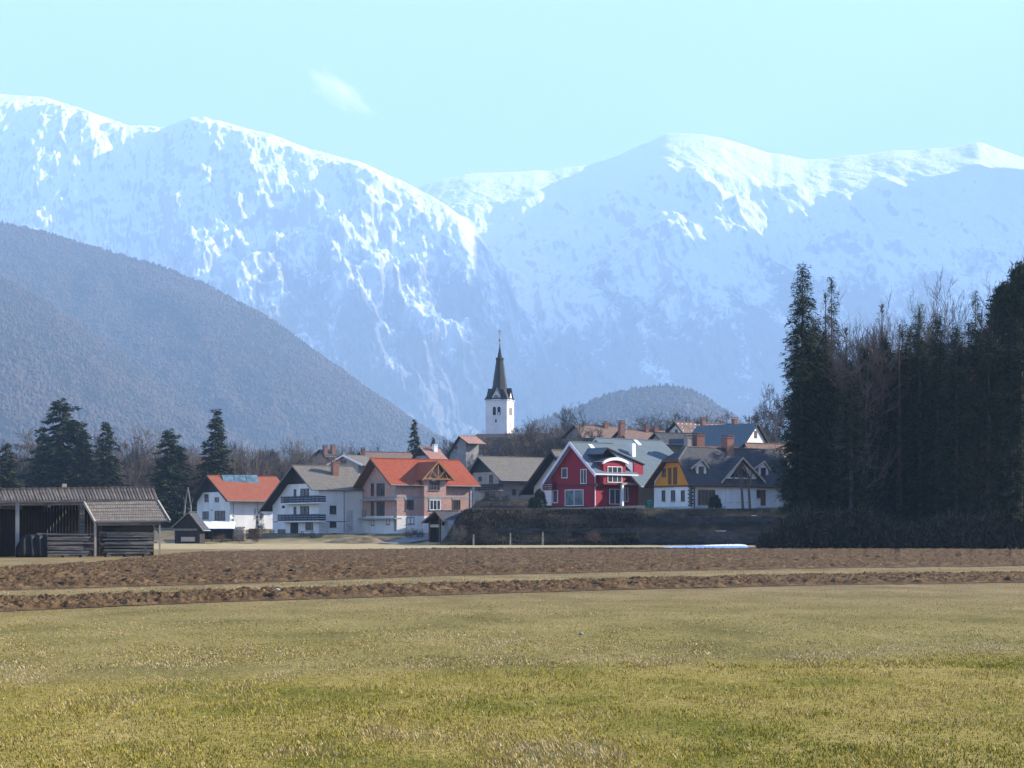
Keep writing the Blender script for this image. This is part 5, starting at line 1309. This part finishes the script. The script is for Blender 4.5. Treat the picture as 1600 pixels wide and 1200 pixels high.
def bare(seed, h=10.0, spread=.55, up=.5, levels=5, trunk=.28, r0=.16, kids=(5, 5, 5, 5, 4), fork=3, twig=.008, ang=.75, rmax=2.6):
    """leafless tree: trunk mesh and crown mesh of tapering branches"""
    rs = random.Random(seed); tm, cm = MB(), []
    def seg(p, q, ra, rb, n):
        d = q - p
        a = d.orthogonal().normalized(); c = d.normalized().cross(a); pts = []
        for e, r_ in ((p, ra), (q, rb)):
            for i in range(n): t = 2 * math.pi * i / n; pts.append(e + a * (r_ * math.cos(t)) + c * (r_ * math.sin(t)))
        for i in range(n):
            j = (i + 1) % n; cm.append((pts[i], pts[j], pts[n + j])); cm.append((pts[i], pts[n + j], pts[n + i]))
    def grow(p, d, L, r_, lev):
        ns = 4 if lev <= 1 else 3 if lev == 2 else 2
        rad, q = r_, p; pts = [(p, r_)]
        for i in range(ns):
            d = (d + Vector((rs.gauss(0, .16), rs.gauss(0, .16), rs.gauss(0, .10) + up * .10))).normalized()
            nq = q + d * (L / ns); nr = max(twig * .6, rad * .78 if i < ns - 1 else rad * .55)
            seg(q, nq, rad, nr, 5 if lev <= 1 else 3); q, rad = nq, nr; pts.append((q, rad))
        if lev >= levels: return
        for i in range(kids[min(lev, len(kids) - 1)]):
            t = rs.uniform(.25, 1.0); f = t * ns; k_ = min(int(f), ns - 1); a = pts[k_][0].lerp(pts[k_ + 1][0], f - k_)
            ax = Vector((rs.gauss(0, 1), rs.gauss(0, 1), rs.gauss(0, .6))); ax = (ax - d * ax.dot(d)).normalized()
            nd = (d * math.cos(ang) + ax * math.sin(ang) * rs.uniform(.7, 1.2) + Vector((0, 0, up * .25))).normalized()
            grow(a, nd, L * rs.uniform(.42, .68), max(twig, pts[k_ + 1][1] * .62), lev + 1)
    p = Vector((0, 0, -.2)); top = Vector((rs.gauss(0, .15), rs.gauss(0, .15), h * trunk)); tm.tube(p, top, r0 * 1.15, r0 * .85, 9)
    for i in range(fork):
        a = 2 * math.pi * (i + rs.random() * .6) / fork; sp_ = spread * rs.uniform(.5, 1.1) * (0.25 if i == 0 else 1)
        d = Vector((math.cos(a) * sp_, math.sin(a) * sp_, 1)).normalized()
        grow(top - Vector((0, 0, .1)), d, h * (1 - trunk) * rs.uniform(.6, .74), r0 * .62, 1)
    for i in range(4):
        a = rs.random() * 6.28; grow(Vector((0, 0, h * trunk * rs.uniform(.55, .95))), Vector((math.cos(a), math.sin(a), .5 + up)).normalized(), h * .3, r0 * .3, 2)
    V = np.array([[tuple(x) for x in t] for t in cm], np.float32)
    zmax = V[:, :, 2].max(); s_ = h / zmax; V *= s_; rr_ = np.hypot(V[:, :, 0], V[:, :, 1]) + 1e-6; sc_ = rmax * np.tanh(rr_ / rmax) / rr_; V[:, :, 0] *= sc_; V[:, :, 1] *= sc_
    for i, v in enumerate(tm.v): tm.v[i] = tuple(c * s_ for c in v)
    return tm, tris_mesh('crown', V)

def proto(kind, fn, cmats, tmat, **kw):
    tm, cme = fn(**kw); me_t = tm.build('trunk', M[tmat]); md = me_t.data; bpy.data.objects.remove(me_t); cme.materials.append(M[cmats]); return md, cme
PT = {
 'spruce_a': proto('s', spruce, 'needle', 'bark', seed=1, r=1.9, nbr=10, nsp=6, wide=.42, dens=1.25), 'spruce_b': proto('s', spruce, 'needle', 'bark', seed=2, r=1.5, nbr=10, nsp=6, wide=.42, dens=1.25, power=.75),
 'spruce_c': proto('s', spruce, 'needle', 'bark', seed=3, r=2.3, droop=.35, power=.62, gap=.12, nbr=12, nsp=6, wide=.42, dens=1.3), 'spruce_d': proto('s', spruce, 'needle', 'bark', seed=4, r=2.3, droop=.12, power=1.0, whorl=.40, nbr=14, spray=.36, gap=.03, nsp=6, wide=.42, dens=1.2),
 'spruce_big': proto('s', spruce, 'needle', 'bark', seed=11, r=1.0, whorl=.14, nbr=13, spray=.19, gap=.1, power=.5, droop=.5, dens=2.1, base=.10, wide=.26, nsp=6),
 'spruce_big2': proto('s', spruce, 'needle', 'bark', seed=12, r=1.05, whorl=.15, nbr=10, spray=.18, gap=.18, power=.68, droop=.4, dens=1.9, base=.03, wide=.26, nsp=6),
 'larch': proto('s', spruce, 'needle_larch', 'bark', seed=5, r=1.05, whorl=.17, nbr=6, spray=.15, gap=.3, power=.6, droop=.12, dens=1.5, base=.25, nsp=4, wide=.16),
 'pine': proto('p', pine, 'needle_pine', 'bark', seed=6),
 'bare_a': proto('b', bare, 'twig', 'bark', seed=21, spread=.62, twig=.022), 'bare_b': proto('b', bare, 'twig_red', 'bark', seed=22, spread=.45, fork=4, twig=.022),
 'bare_c': proto('b', bare, 'twig_grey', 'bark', seed=23, spread=.8, trunk=.2, up=.35, fork=4, rmax=3.4, twig=.024), 'bare_tall': proto('b', bare, 'twig_grey', 'bark', seed=24, spread=.22, trunk=.35, up=.7, fork=3, ang=.6, r0=.09, kids=(5, 6, 5, 4, 3), rmax=1.15, twig=.010),
 'bare_beech': proto('b', bare, 'twig_brown', 'bark', seed=25, spread=.42, trunk=.22, up=.75, fork=6, ang=.55, kids=(5, 6, 6, 5, 4), rmax=2.4, twig=.010),
 'bush': proto('b', bare, 'twig_red', 'bark', seed=26, spread=1.1, trunk=.06, up=.3, fork=7, r0=.1, levels=4, kids=(5, 6, 6, 5), rmax=5, twig=.032), 'bush_b': proto('b', bare, 'twig_grey', 'bark', seed=27, spread=1.0, trunk=.05, up=.5, fork=8, r0=.1, levels=4, kids=(5, 6, 6, 5), rmax=5, twig=.032),
}
NAMES = {'s': 'spruce_tree', 'l': 'larch_tree', 'p': 'pine_tree', 'b': 'bare_tree'}
rt = random.Random(99)
def tree(kind, px, top, D, label, wf=1.0, group=None, zb=None, cat=None, name=None):
    X = K(px) * D; z = g1(X, D) if zb is None else zb
    hgt = EYE + (HZ - top) / FPX * D - z; s_ = hgt / 10
    nm = name or ('bush' if kind.startswith('bush') else NAMES[kind[0]])
    r = empty(nm, (X, D, z - .05), rt.random() * 6.28); r.scale = (s_ * wf, s_ * wf, s_)
    tag(r, label, cat or ('bush' if kind.startswith('bush') else 'tree'), group)
    md, cm = PT[kind]
    for n_, me in (('trunk', md), ('crown', cm)):
        o = bpy.data.objects.new(n_, me); COL.objects.link(o); o.parent = r
    return r
# row behind the left houses
L_ROW = [
 ('spruce_b', 10, 690, 330, 'dark spruce cut by the left edge behind the barn', 1.75), ('spruce_c', 98, 619, 382, 'tallest, broadest spruce of the left group', 1.56), ('spruce_a', 66, 664, 387, 'shorter spruce against the left flank of the broadest spruce', 1.12),
 ('spruce_b', 130, 668, 377, 'narrow spruce against the right flank of the broadest spruce', 1.38), ('spruce_b', 166, 656, 377, 'slim pointed spruce standing right of the broadest spruce', 1.56), ('spruce_c', 266, 667, 372, 'ragged spruce between the slim spruce and the solar house', 1.38),
 ('spruce_a', 337, 637, 377, 'tall dense spruce just above the solar house', 1.56), ('spruce_d', 647, 655, 425, 'evenly tiered spruce over the orange roof', 1.0), ('spruce_d', 677, 683, 465, 'small tiered spruce right of the white chimney', 1.0),
 ('bare_a', 32, 664, 450, 'leafless tree at the far left beside the shorter spruce', 1.1), ('bare_b', 146, 665, 455, 'leafless tree showing between the two narrow spruces', 1.0), ('bare_tall', 196, 662, 415, 'tall leafless tree with a clear single stem, right of the slim spruce', 1.2),
 ('bare_a', 219, 661, 430, 'leafless tree with a wide airy crown left of the ragged spruce', 1.1), ('bare_b', 240, 685, 440, 'smaller leafless tree close against the ragged spruce', 1.1), ('bare_c', 298, 700, 440, 'low leafless tree in the gap before the tall dense spruce', 1.0), ('bare_a', 312, 690, 430, 'leafless tree touching the left side of the tall dense spruce', .9),
 ('bare_tall', 366, 668, 435, 'thin leafless tree right beside the tall dense spruce', .9), ('bare_c', 398, 688, 420, 'round-crowned leafless tree above the solar panels', 1.15), ('bare_c', 415, 692, 430, 'leafless tree overlapping the round-crowned one on its right', 1.0), ('bare_a', 445, 681, 430, 'leafless tree above the peak of the balcony house', 1.1), ('bare_tall', 479, 671, 450, 'taller thin leafless tree left of the far brick chimneys', 1.3), ('bare_b', 462, 690, 440, 'reddish leafless tree behind the balcony house roof', 1.1),
 ('bare_b', 540, 687, 450, 'leafless tree behind the white edged grey gable', 1.2), ('bare_c', 516, 694, 455, 'low leafless tree behind the two far chimneys', 1.2)]
for k_, px, top, D, lab, wf in L_ROW: tree(k_, px, top, D, lab, wf)
B_ROW = [(28, 705), (48, 700), (84, 712), (106, 705), (150, 705), (176, 712), (196, 706), (216, 700), (252, 690), (285, 700), (304, 698), (325, 695), (345, 700), (364, 694), (392, 696), (420, 700), (450, 698), (482, 700), (500, 704), (525, 700), (550, 702),(20, 722), (38, 716), (55, 722), (76, 730), (95, 735), (118, 726), (138, 722), (158, 735), (185, 728), (208, 735), (228, 722), (246, 706), (262, 712), (278, 716), (292, 722), (318, 708), (352, 712), (378, 706), (2, 735), (430, 708), (468, 706)]
for i, (px, top) in enumerate(B_ROW): tree('bush' if i % 2 else 'bush_b', px, top, 385 + (i * 7) % 30, 'brown leafless thicket below the left row of trees', 1.15, 'leafless thickets below the left trees')
# around the church and skyline
for k_, px, top, D, lab, wf in [
 ('bare_c', 737, 668, 500, 'leafless tree between the pink-red roof and the church', 1.2), ('bare_b', 700, 690, 470, 'low leafless tree left of the grey gable below the church', 1.2), ('bare_a', 824, 650, 480, 'leafless tree just right of the church tower', 1.3), ('bare_tall', 843, 640, 485, 'thin upright leafless tree near the church tower', 1.2),
 ('bare_c', 862, 658, 478, 'spreading leafless tree over the right end of the nave', 1.3), ('bare_c', 900, 625, 440, 'big rounded leafless tree above the peak of the red house', 1.0), ('bare_b', 886, 658, 420, 'reddish leafless tree under the big rounded one', 1.3), ('bare_c', 926, 652, 440, 'leafless tree right of the big rounded one', 1.2),
 ('bare_c', 1022, 634, 430, 'wide orchard tree left of the speckled roof', 1.5), ('bare_c', 1046, 640, 440, 'orchard tree right behind the speckled roof', 1.3), ('bare_c', 1104, 636, 450, 'orchard tree above the middle of the speckled roof', 1.3), ('bare_a', 1132, 643, 450, 'orchard tree above the slate roof', 1.2), ('bare_c', 1158, 650, 440, 'low orchard tree left of the white gable aerial', 1.2),
 ('bare_a', 1186, 622, 400, 'hazy leafless tree above the white right-hand gable', 1.2), ('bare_c', 1205, 596, 390, 'tall hazy leafless tree touching the big spruce on its left', .8), ('bare_c', 1200, 640, 350, 'leafless tree between the white gable and the wood', .9)]: tree(k_, px, top, D, lab, wf)
for i, (px, top, D) in enumerate([(750, 690, 455), (775, 686, 450), (800, 684, 455), (822, 684, 450), (845, 682, 455), (868, 684, 440), (765, 700, 425), (835, 700, 420), (855, 704, 400), (800, 702, 420), (905, 676, 415), (930, 672, 420)]):
    tree('bush' if i % 2 else 'bush_b', px, top, D, 'leafless orchard shrub in front of the dark nave', 1.3, 'leafless shrubs round the church')
for i, px in enumerate((24, 58, 82, 114, 152, 178, 206, 232, 254, 286, 324, 356, 376, 408, 428, 456, 490, 508, 528, 552)):
    tree(('bare_a', 'bare_c', 'bare_b', 'bare_c')[i % 4], px, 684 + (i * 7) % 19 + (4 if px > 360 else 0), 402 + (i * 11) % 40, 'leafless tree in the belt behind the left houses, one of the unnamed crowd', 1.15, 'leafless trees crowded in the belt behind the left houses')
for i, (px, top, D) in enumerate(((722, 676, 440), (756, 670, 452), (812, 662, 430), (836, 660, 425), (852, 664, 405), (874, 652, 400), (914, 656, 396), (942, 655, 418), (962, 662, 430), (990, 655, 425), (1008, 660, 400), (1075, 648, 430), (1120, 650, 410), (1146, 655, 405), (1172, 655, 380), (884, 680, 385), (1192, 668, 345), (1206, 690, 320))):
    tree(('bare_c', 'bare_b', 'bare_c', 'bare_a')[i % 4], px, top, D, 'brown leafless tree among the upper village roofs', 1.25, 'leafless trees among the upper village roofs')
for i, (px, top, D, w) in enumerate(((716, 817, 257, 1.3), (762, 822, 257, 1.4), (880, 820, 257.5, 1.4), (930, 824, 257, 1.3))):
    tree('bush' if i % 2 else 'bush_b', px, top, D, 'leafless bramble bush growing on the slope of the dark bank', w, 'bramble bushes on the bank')
# gardens
for k_, px, top, D, lab, wf in [('bush', 765, 762, 290, 'russet leafless bush between the brick house and the bank', 1.3), ('bush', 783, 768, 288, 'orange-brown leafless bush left of the white house wall', 1.3), ('bush_b', 748, 778, 284, 'low bush against the right corner of the brick house', 1.4), ('bush_b', 806, 779, 284, 'low bush at the crest of the bank below the beige wall', 1.6),
 ('bush', 826, 783, 283, 'small brown bush below the dark steep verge', 1.5), ('bush_b', 640, 822, 289, 'low bush at the foot of the brick house plinth', 1.8), ('bush_b', 655, 824, 289, 'second low bush at the brick house plinth, nearer the hut', 1.8), ('bush', 425, 826, 296, 'bush against the left corner of the balcony house', 1.4), ('bush', 374, 830, 284.5, 'dark leafless bush in front of the split firewood stack', 1.6), ('bush_b', 400, 832, 284.5, 'low leafless bush in front of the longer firewood stack', 1.8), ('bush', 346, 832, 283.5, 'leafless bush in front of the snow-roofed shed', 1.8), ('bush_b', 395, 824, 292, 'bush behind the longer firewood stack', 1.5), ('bush', 408, 815, 310, 'taller bush between the solar house and the balcony house', 1.2),
 ('bare_a', 405, 790, 315, 'young leafless tree in front of the lit wall of the solar house', .9)]: tree(k_, px, top, D, lab, wf)
def evergreen(px, top, D, lab, w):
    X = K(px) * D; z = g1(X, D); hgt = EYE + (HZ - top) / FPX * D - z; rs = np.random.RandomState(int(px)); n = 1500
    u = rs.rand(n) ** .7; a = rs.rand(n) * 6.28; rad = w / 2 * np.sqrt(np.clip(1 - (u * 1.02) ** 2.2, 0, 1)) * (.75 + .4 * rs.rand(n)); p = np.stack([np.cos(a) * rad, np.sin(a) * rad, u * hgt], 1)
    d = rs.normal(0, .16, (n, 3)) + np.stack([np.cos(a) * .1, np.sin(a) * .1, .12 + 0 * a], 1); e = rs.normal(0, .07, (n, 3))
    r = empty('bush', (X, D, z)); tag(r, lab, 'bush')
    o = link('foliage', tris_mesh('foliage', np.stack([p - e, p + e, p + d], 1), np.clip(.3 + .4 * rs.rand(n), 0, 1)), M['shrubleaf'], r)
    mb = MB(); mb.tube((0, 0, -.1), (0, 0, hgt * .6), .07, .03, 6); mb.build('stem', M['bark'], r)
evergreen(843, 766, 279, 'dark rounded evergreen bush left of the red house', 1.7); evergreen(1117, 776, 273, 'evergreen shrub by the glazed door of the yellow gabled farmhouse', 1.6)
evergreen(833, 780, 277, 'smaller evergreen next to the rounded one', 1.0)
# two thin forked trees before the farmhouse porch
for px, off, lab in ((1159, -6, 'leaning thin tree before the farmhouse porch, left of its twin'), (1170, 5, 'thin forked tree before the farmhouse porch, right of its twin')):
    X, Y, _ = P(px, 796, 270); z0 = g1(X, Y); T_ = lambda a, py: (K(a) * 270 - X, 0, EYE + (HZ - py) / FPX * 270 - z0)
    r = empty('bare_tree', (X, Y, z0)); tag(r, lab, 'tree')
    mb = MB(); mb.tube(T_(px + 2, 798), T_(px, 765), .2, .16, 8); mb.tube(T_(px, 765), T_(px + off, 738), .15, .09, 7); mb.build('trunk', M['bark'], r)
    mb = MB(); mb.tube(T_(px, 765), T_(px - off * .6, 742), .1, .05, 6)
    for q in range(7): mb.tube(T_(px + off * q / 7, 762 - 24 * q / 7), T_(px + off * q / 7 + rt.uniform(-9, 9), 742 - 12 * rt.random() - 10 * q / 7), .045, .015, 5)
    mb.build('branch', M['bark'], r)
# the wood on the right
W_ROW = [
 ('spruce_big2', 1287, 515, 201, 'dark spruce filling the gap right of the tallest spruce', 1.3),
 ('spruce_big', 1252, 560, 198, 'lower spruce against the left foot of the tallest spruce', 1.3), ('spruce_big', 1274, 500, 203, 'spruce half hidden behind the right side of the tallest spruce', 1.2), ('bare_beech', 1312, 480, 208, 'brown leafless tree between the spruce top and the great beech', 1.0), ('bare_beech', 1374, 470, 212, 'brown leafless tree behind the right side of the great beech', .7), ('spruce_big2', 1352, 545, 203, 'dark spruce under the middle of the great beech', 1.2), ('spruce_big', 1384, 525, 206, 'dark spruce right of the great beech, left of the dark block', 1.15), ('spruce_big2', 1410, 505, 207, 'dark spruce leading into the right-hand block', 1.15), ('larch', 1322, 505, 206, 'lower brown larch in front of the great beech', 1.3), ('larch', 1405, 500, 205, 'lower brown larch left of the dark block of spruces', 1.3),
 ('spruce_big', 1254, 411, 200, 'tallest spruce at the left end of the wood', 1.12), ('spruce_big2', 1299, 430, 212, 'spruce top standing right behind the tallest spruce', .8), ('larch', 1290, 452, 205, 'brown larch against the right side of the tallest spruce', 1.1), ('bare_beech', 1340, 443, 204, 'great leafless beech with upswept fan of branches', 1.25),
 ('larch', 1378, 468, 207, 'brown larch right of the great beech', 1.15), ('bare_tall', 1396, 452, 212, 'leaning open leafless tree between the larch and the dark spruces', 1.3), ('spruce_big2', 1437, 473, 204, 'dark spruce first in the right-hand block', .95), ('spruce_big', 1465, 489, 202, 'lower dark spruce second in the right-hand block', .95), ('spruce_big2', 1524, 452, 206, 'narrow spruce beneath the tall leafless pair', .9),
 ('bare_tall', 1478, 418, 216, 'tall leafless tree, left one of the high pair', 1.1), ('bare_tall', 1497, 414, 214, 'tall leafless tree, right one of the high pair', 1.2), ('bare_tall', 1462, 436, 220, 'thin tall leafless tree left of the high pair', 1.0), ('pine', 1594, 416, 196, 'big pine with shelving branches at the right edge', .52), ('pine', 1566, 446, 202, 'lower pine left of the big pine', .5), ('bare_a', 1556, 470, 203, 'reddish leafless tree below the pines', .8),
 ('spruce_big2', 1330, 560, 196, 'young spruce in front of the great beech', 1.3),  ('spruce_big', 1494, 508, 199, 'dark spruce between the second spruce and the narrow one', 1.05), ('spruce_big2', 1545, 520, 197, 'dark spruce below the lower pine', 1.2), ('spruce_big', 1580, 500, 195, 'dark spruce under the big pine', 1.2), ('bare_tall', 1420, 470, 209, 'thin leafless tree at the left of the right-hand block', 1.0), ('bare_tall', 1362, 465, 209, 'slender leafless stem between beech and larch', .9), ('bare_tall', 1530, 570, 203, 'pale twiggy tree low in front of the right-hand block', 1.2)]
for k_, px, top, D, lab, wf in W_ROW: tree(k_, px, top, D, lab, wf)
rw_ = random.Random(5)
kinds = ['spruce_big', 'spruce_big2', 'spruce_big2', 'spruce_big', 'spruce_big2', 'larch']
for i in range(26):       # deeper rows, seen only as dark fill between the front trees
    px = 1418 + 210 * rw_.random() if i < 14 else 1420 + 260 * rw_.random(); D = rw_.uniform(205, 232); top = rw_.uniform(490, 570) if px > 1410 else rw_.uniform(610, 690)
    tree(kinds[i % 6], px, top, D, 'dark tree crowded in the shade behind the front row of the wood', 1.35, 'trees crowded inside the wood')
for i in range(30):       # wood running on to the right and back, throwing its shade on the bank and farmhouse
    X = rw_.uniform(58, 98); Y = rw_.uniform(240, 300); hgt = rw_.uniform(19, 26)
    if i < 14: X, Y, hgt = 57 + 1.5 * i, 276 + 1.7 * i + rw_.uniform(-3, 3), 21 + 5 * rw_.random()
    top = HZ - (hgt + g1(X, Y) - EYE) / Y * FPX
    tree(kinds[(i * 5) % 4], 800 + X / Y * FPX, top, Y, 'dark tree deep in the wood beside the farmhouse', 1.5, 'trees deep in the wood')
for i in range(14):       # lower spruces close behind the farmhouse's right end
    X = 50 + 1.2 * i + rw_.uniform(-1, 1); Y = 281 + 1.3 * i + rw_.uniform(-3, 3)
    tree(kinds[(i * 5) % 4], 800 + X / Y * FPX, rw_.uniform(560, 610), Y, 'dark tree deep in the wood beside the farmhouse', 1.7, 'trees deep in the wood')
# undergrowth along the foot of the wood
rs = np.random.RandomState(31); n = 26000
px = 1185 + 470 * rs.rand(n); D = 193 + 14 * rs.rand(n) ** 1.2; X = K(px) * D
hm = (2.2 + 2.2 * (fbm(X / 5, D / 5, 3, 8) + .3)) * np.clip((px - 1180) / 60, .15, 1); z = hm * rs.rand(n) ** .8
d = rs.normal(0, .35, (n, 3)); d[:, 2] = np.abs(d[:, 2]) * 1.4 + .1; e = rs.normal(0, .035, (n, 3)); p = np.stack([X, D, np.clip(z, 0, None)], 1)
leafy = rs.rand(n) < .3; e[leafy] *= 4
tag(link('undergrowth', tris_mesh('undergrowth', np.stack([p - e, p + e, p + d], 1), np.where(leafy, .1, .35 + .6 * rs.rand(n))), attr_mat('undergrowth_mix', [(0, (.02, .03, .018)), (.3, (.05, .042, .03)), (1, (.12, .085, .06))])),
    'tangle of brambles and saplings along the foot of the wood', 'undergrowth', kind='stuff')
# rough grass and bramble on the bank
n = 20000; px = 700 + 530 * rs.rand(n); D = 255.8 + 9.2 * rs.rand(n); X = K(px) * D; z = G(X, D)
keep = (px < 995) | (rs.rand(n) < .3); px, D, X, z = px[keep], D[keep], X[keep], z[keep]; n = len(px)
hh = (.12 + .55 * np.clip(fbm(X / 4, D / 1.2, 3, 3) + .25, 0, 1.2)) * np.clip((px - 695) / 40, .2, 1) * np.where((px > 995) & (D > 256), .55, 1); a = rs.rand(n) * 6.28
p = np.stack([X, D, z], 1); d = np.stack([np.cos(a) * hh * .5, np.sin(a) * hh * .5, hh * (.5 + .7 * rs.rand(n))], 1); e = rs.normal(0, .06, (n, 3)); e[:, 2] *= .3
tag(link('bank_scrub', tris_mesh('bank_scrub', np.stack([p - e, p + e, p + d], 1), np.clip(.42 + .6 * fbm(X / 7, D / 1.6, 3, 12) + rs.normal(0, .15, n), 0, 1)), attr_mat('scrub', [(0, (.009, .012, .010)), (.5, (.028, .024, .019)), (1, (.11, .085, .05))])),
    'brown brambles and dead grass covering the bank', 'scrub', kind='stuff')

# ------------------------------------------------------------------ cloud and air
m = bpy.data.materials.new('wisp'); m.use_nodes = True; nt = m.node_tree; nt.nodes.clear()
out = N(nt, 'ShaderNodeOutputMaterial'); pv = N(nt, 'ShaderNodeVolumePrincipled'); nt.links.new(pv.outputs[0], out.inputs['Volume'])
pv.inputs['Color'].default_value = (.98, .98, 1, 1); pv.inputs['Anisotropy'].default_value = .2
tc = N(nt, 'ShaderNodeTexCoord'); ln = N(nt, 'ShaderNodeVectorMath', operation='LENGTH'); nt.links.new(tc.outputs['Object'], ln.inputs[0])
fall = N(nt, 'ShaderNodeMapRange'); fall.inputs[1].default_value = 1.0; fall.inputs[2].default_value = .1; nt.links.new(ln.outputs['Value'], fall.inputs[0])
nz = noise(nt, 2.2, 5, sc=(1, 1, 1)); dn = math_(nt, 'MULTIPLY', math_(nt, 'SUBTRACT', math_(nt, 'ADD', fall.outputs[0], math_(nt, 'MULTIPLY', nz, 2.0)), 1.36), .0095)
nt.links.new(math_(nt, 'MAXIMUM', dn, 0.0), pv.inputs['Density'])
mb = MB(); mb.lathe((0, 0, 0), [(.01, -1), (.5, -.87), (.87, -.5), (1, 0), (.87, .5), (.5, .87), (.01, 1)], 20)
px, py = 527, 140
o = mb.build('cloud', m); X, Y, Z = P(px, py, 16800); o.location = (X, Y, Z); o.scale = (480, 170, 180); o.rotation_euler = (0, R(38), 0); tag(o, 'thin white wisp of cloud trailing to the right above the saddle', 'cloud', kind='stuff')
hz = bpy.data.materials.new('air'); hz.use_nodes = True; nt = hz.node_tree; nt.nodes.clear()
out = N(nt, 'ShaderNodeOutputMaterial'); pv = N(nt, 'ShaderNodeVolumePrincipled'); nt.links.new(pv.outputs[0], out.inputs['Volume'])
pv.inputs['Color'].default_value = (.45, .68, 1.0, 1); pv.inputs['Density'].default_value = 1.02e-4; pv.inputs['Anisotropy'].default_value = 0.0
mb = MB(); mb.box(-7750, 7750, -300, 15300, -6, 4300); o = mb.build('haze', hz); tag(o, 'pale blue air between the village and the mountains', 'haze', kind='stuff')
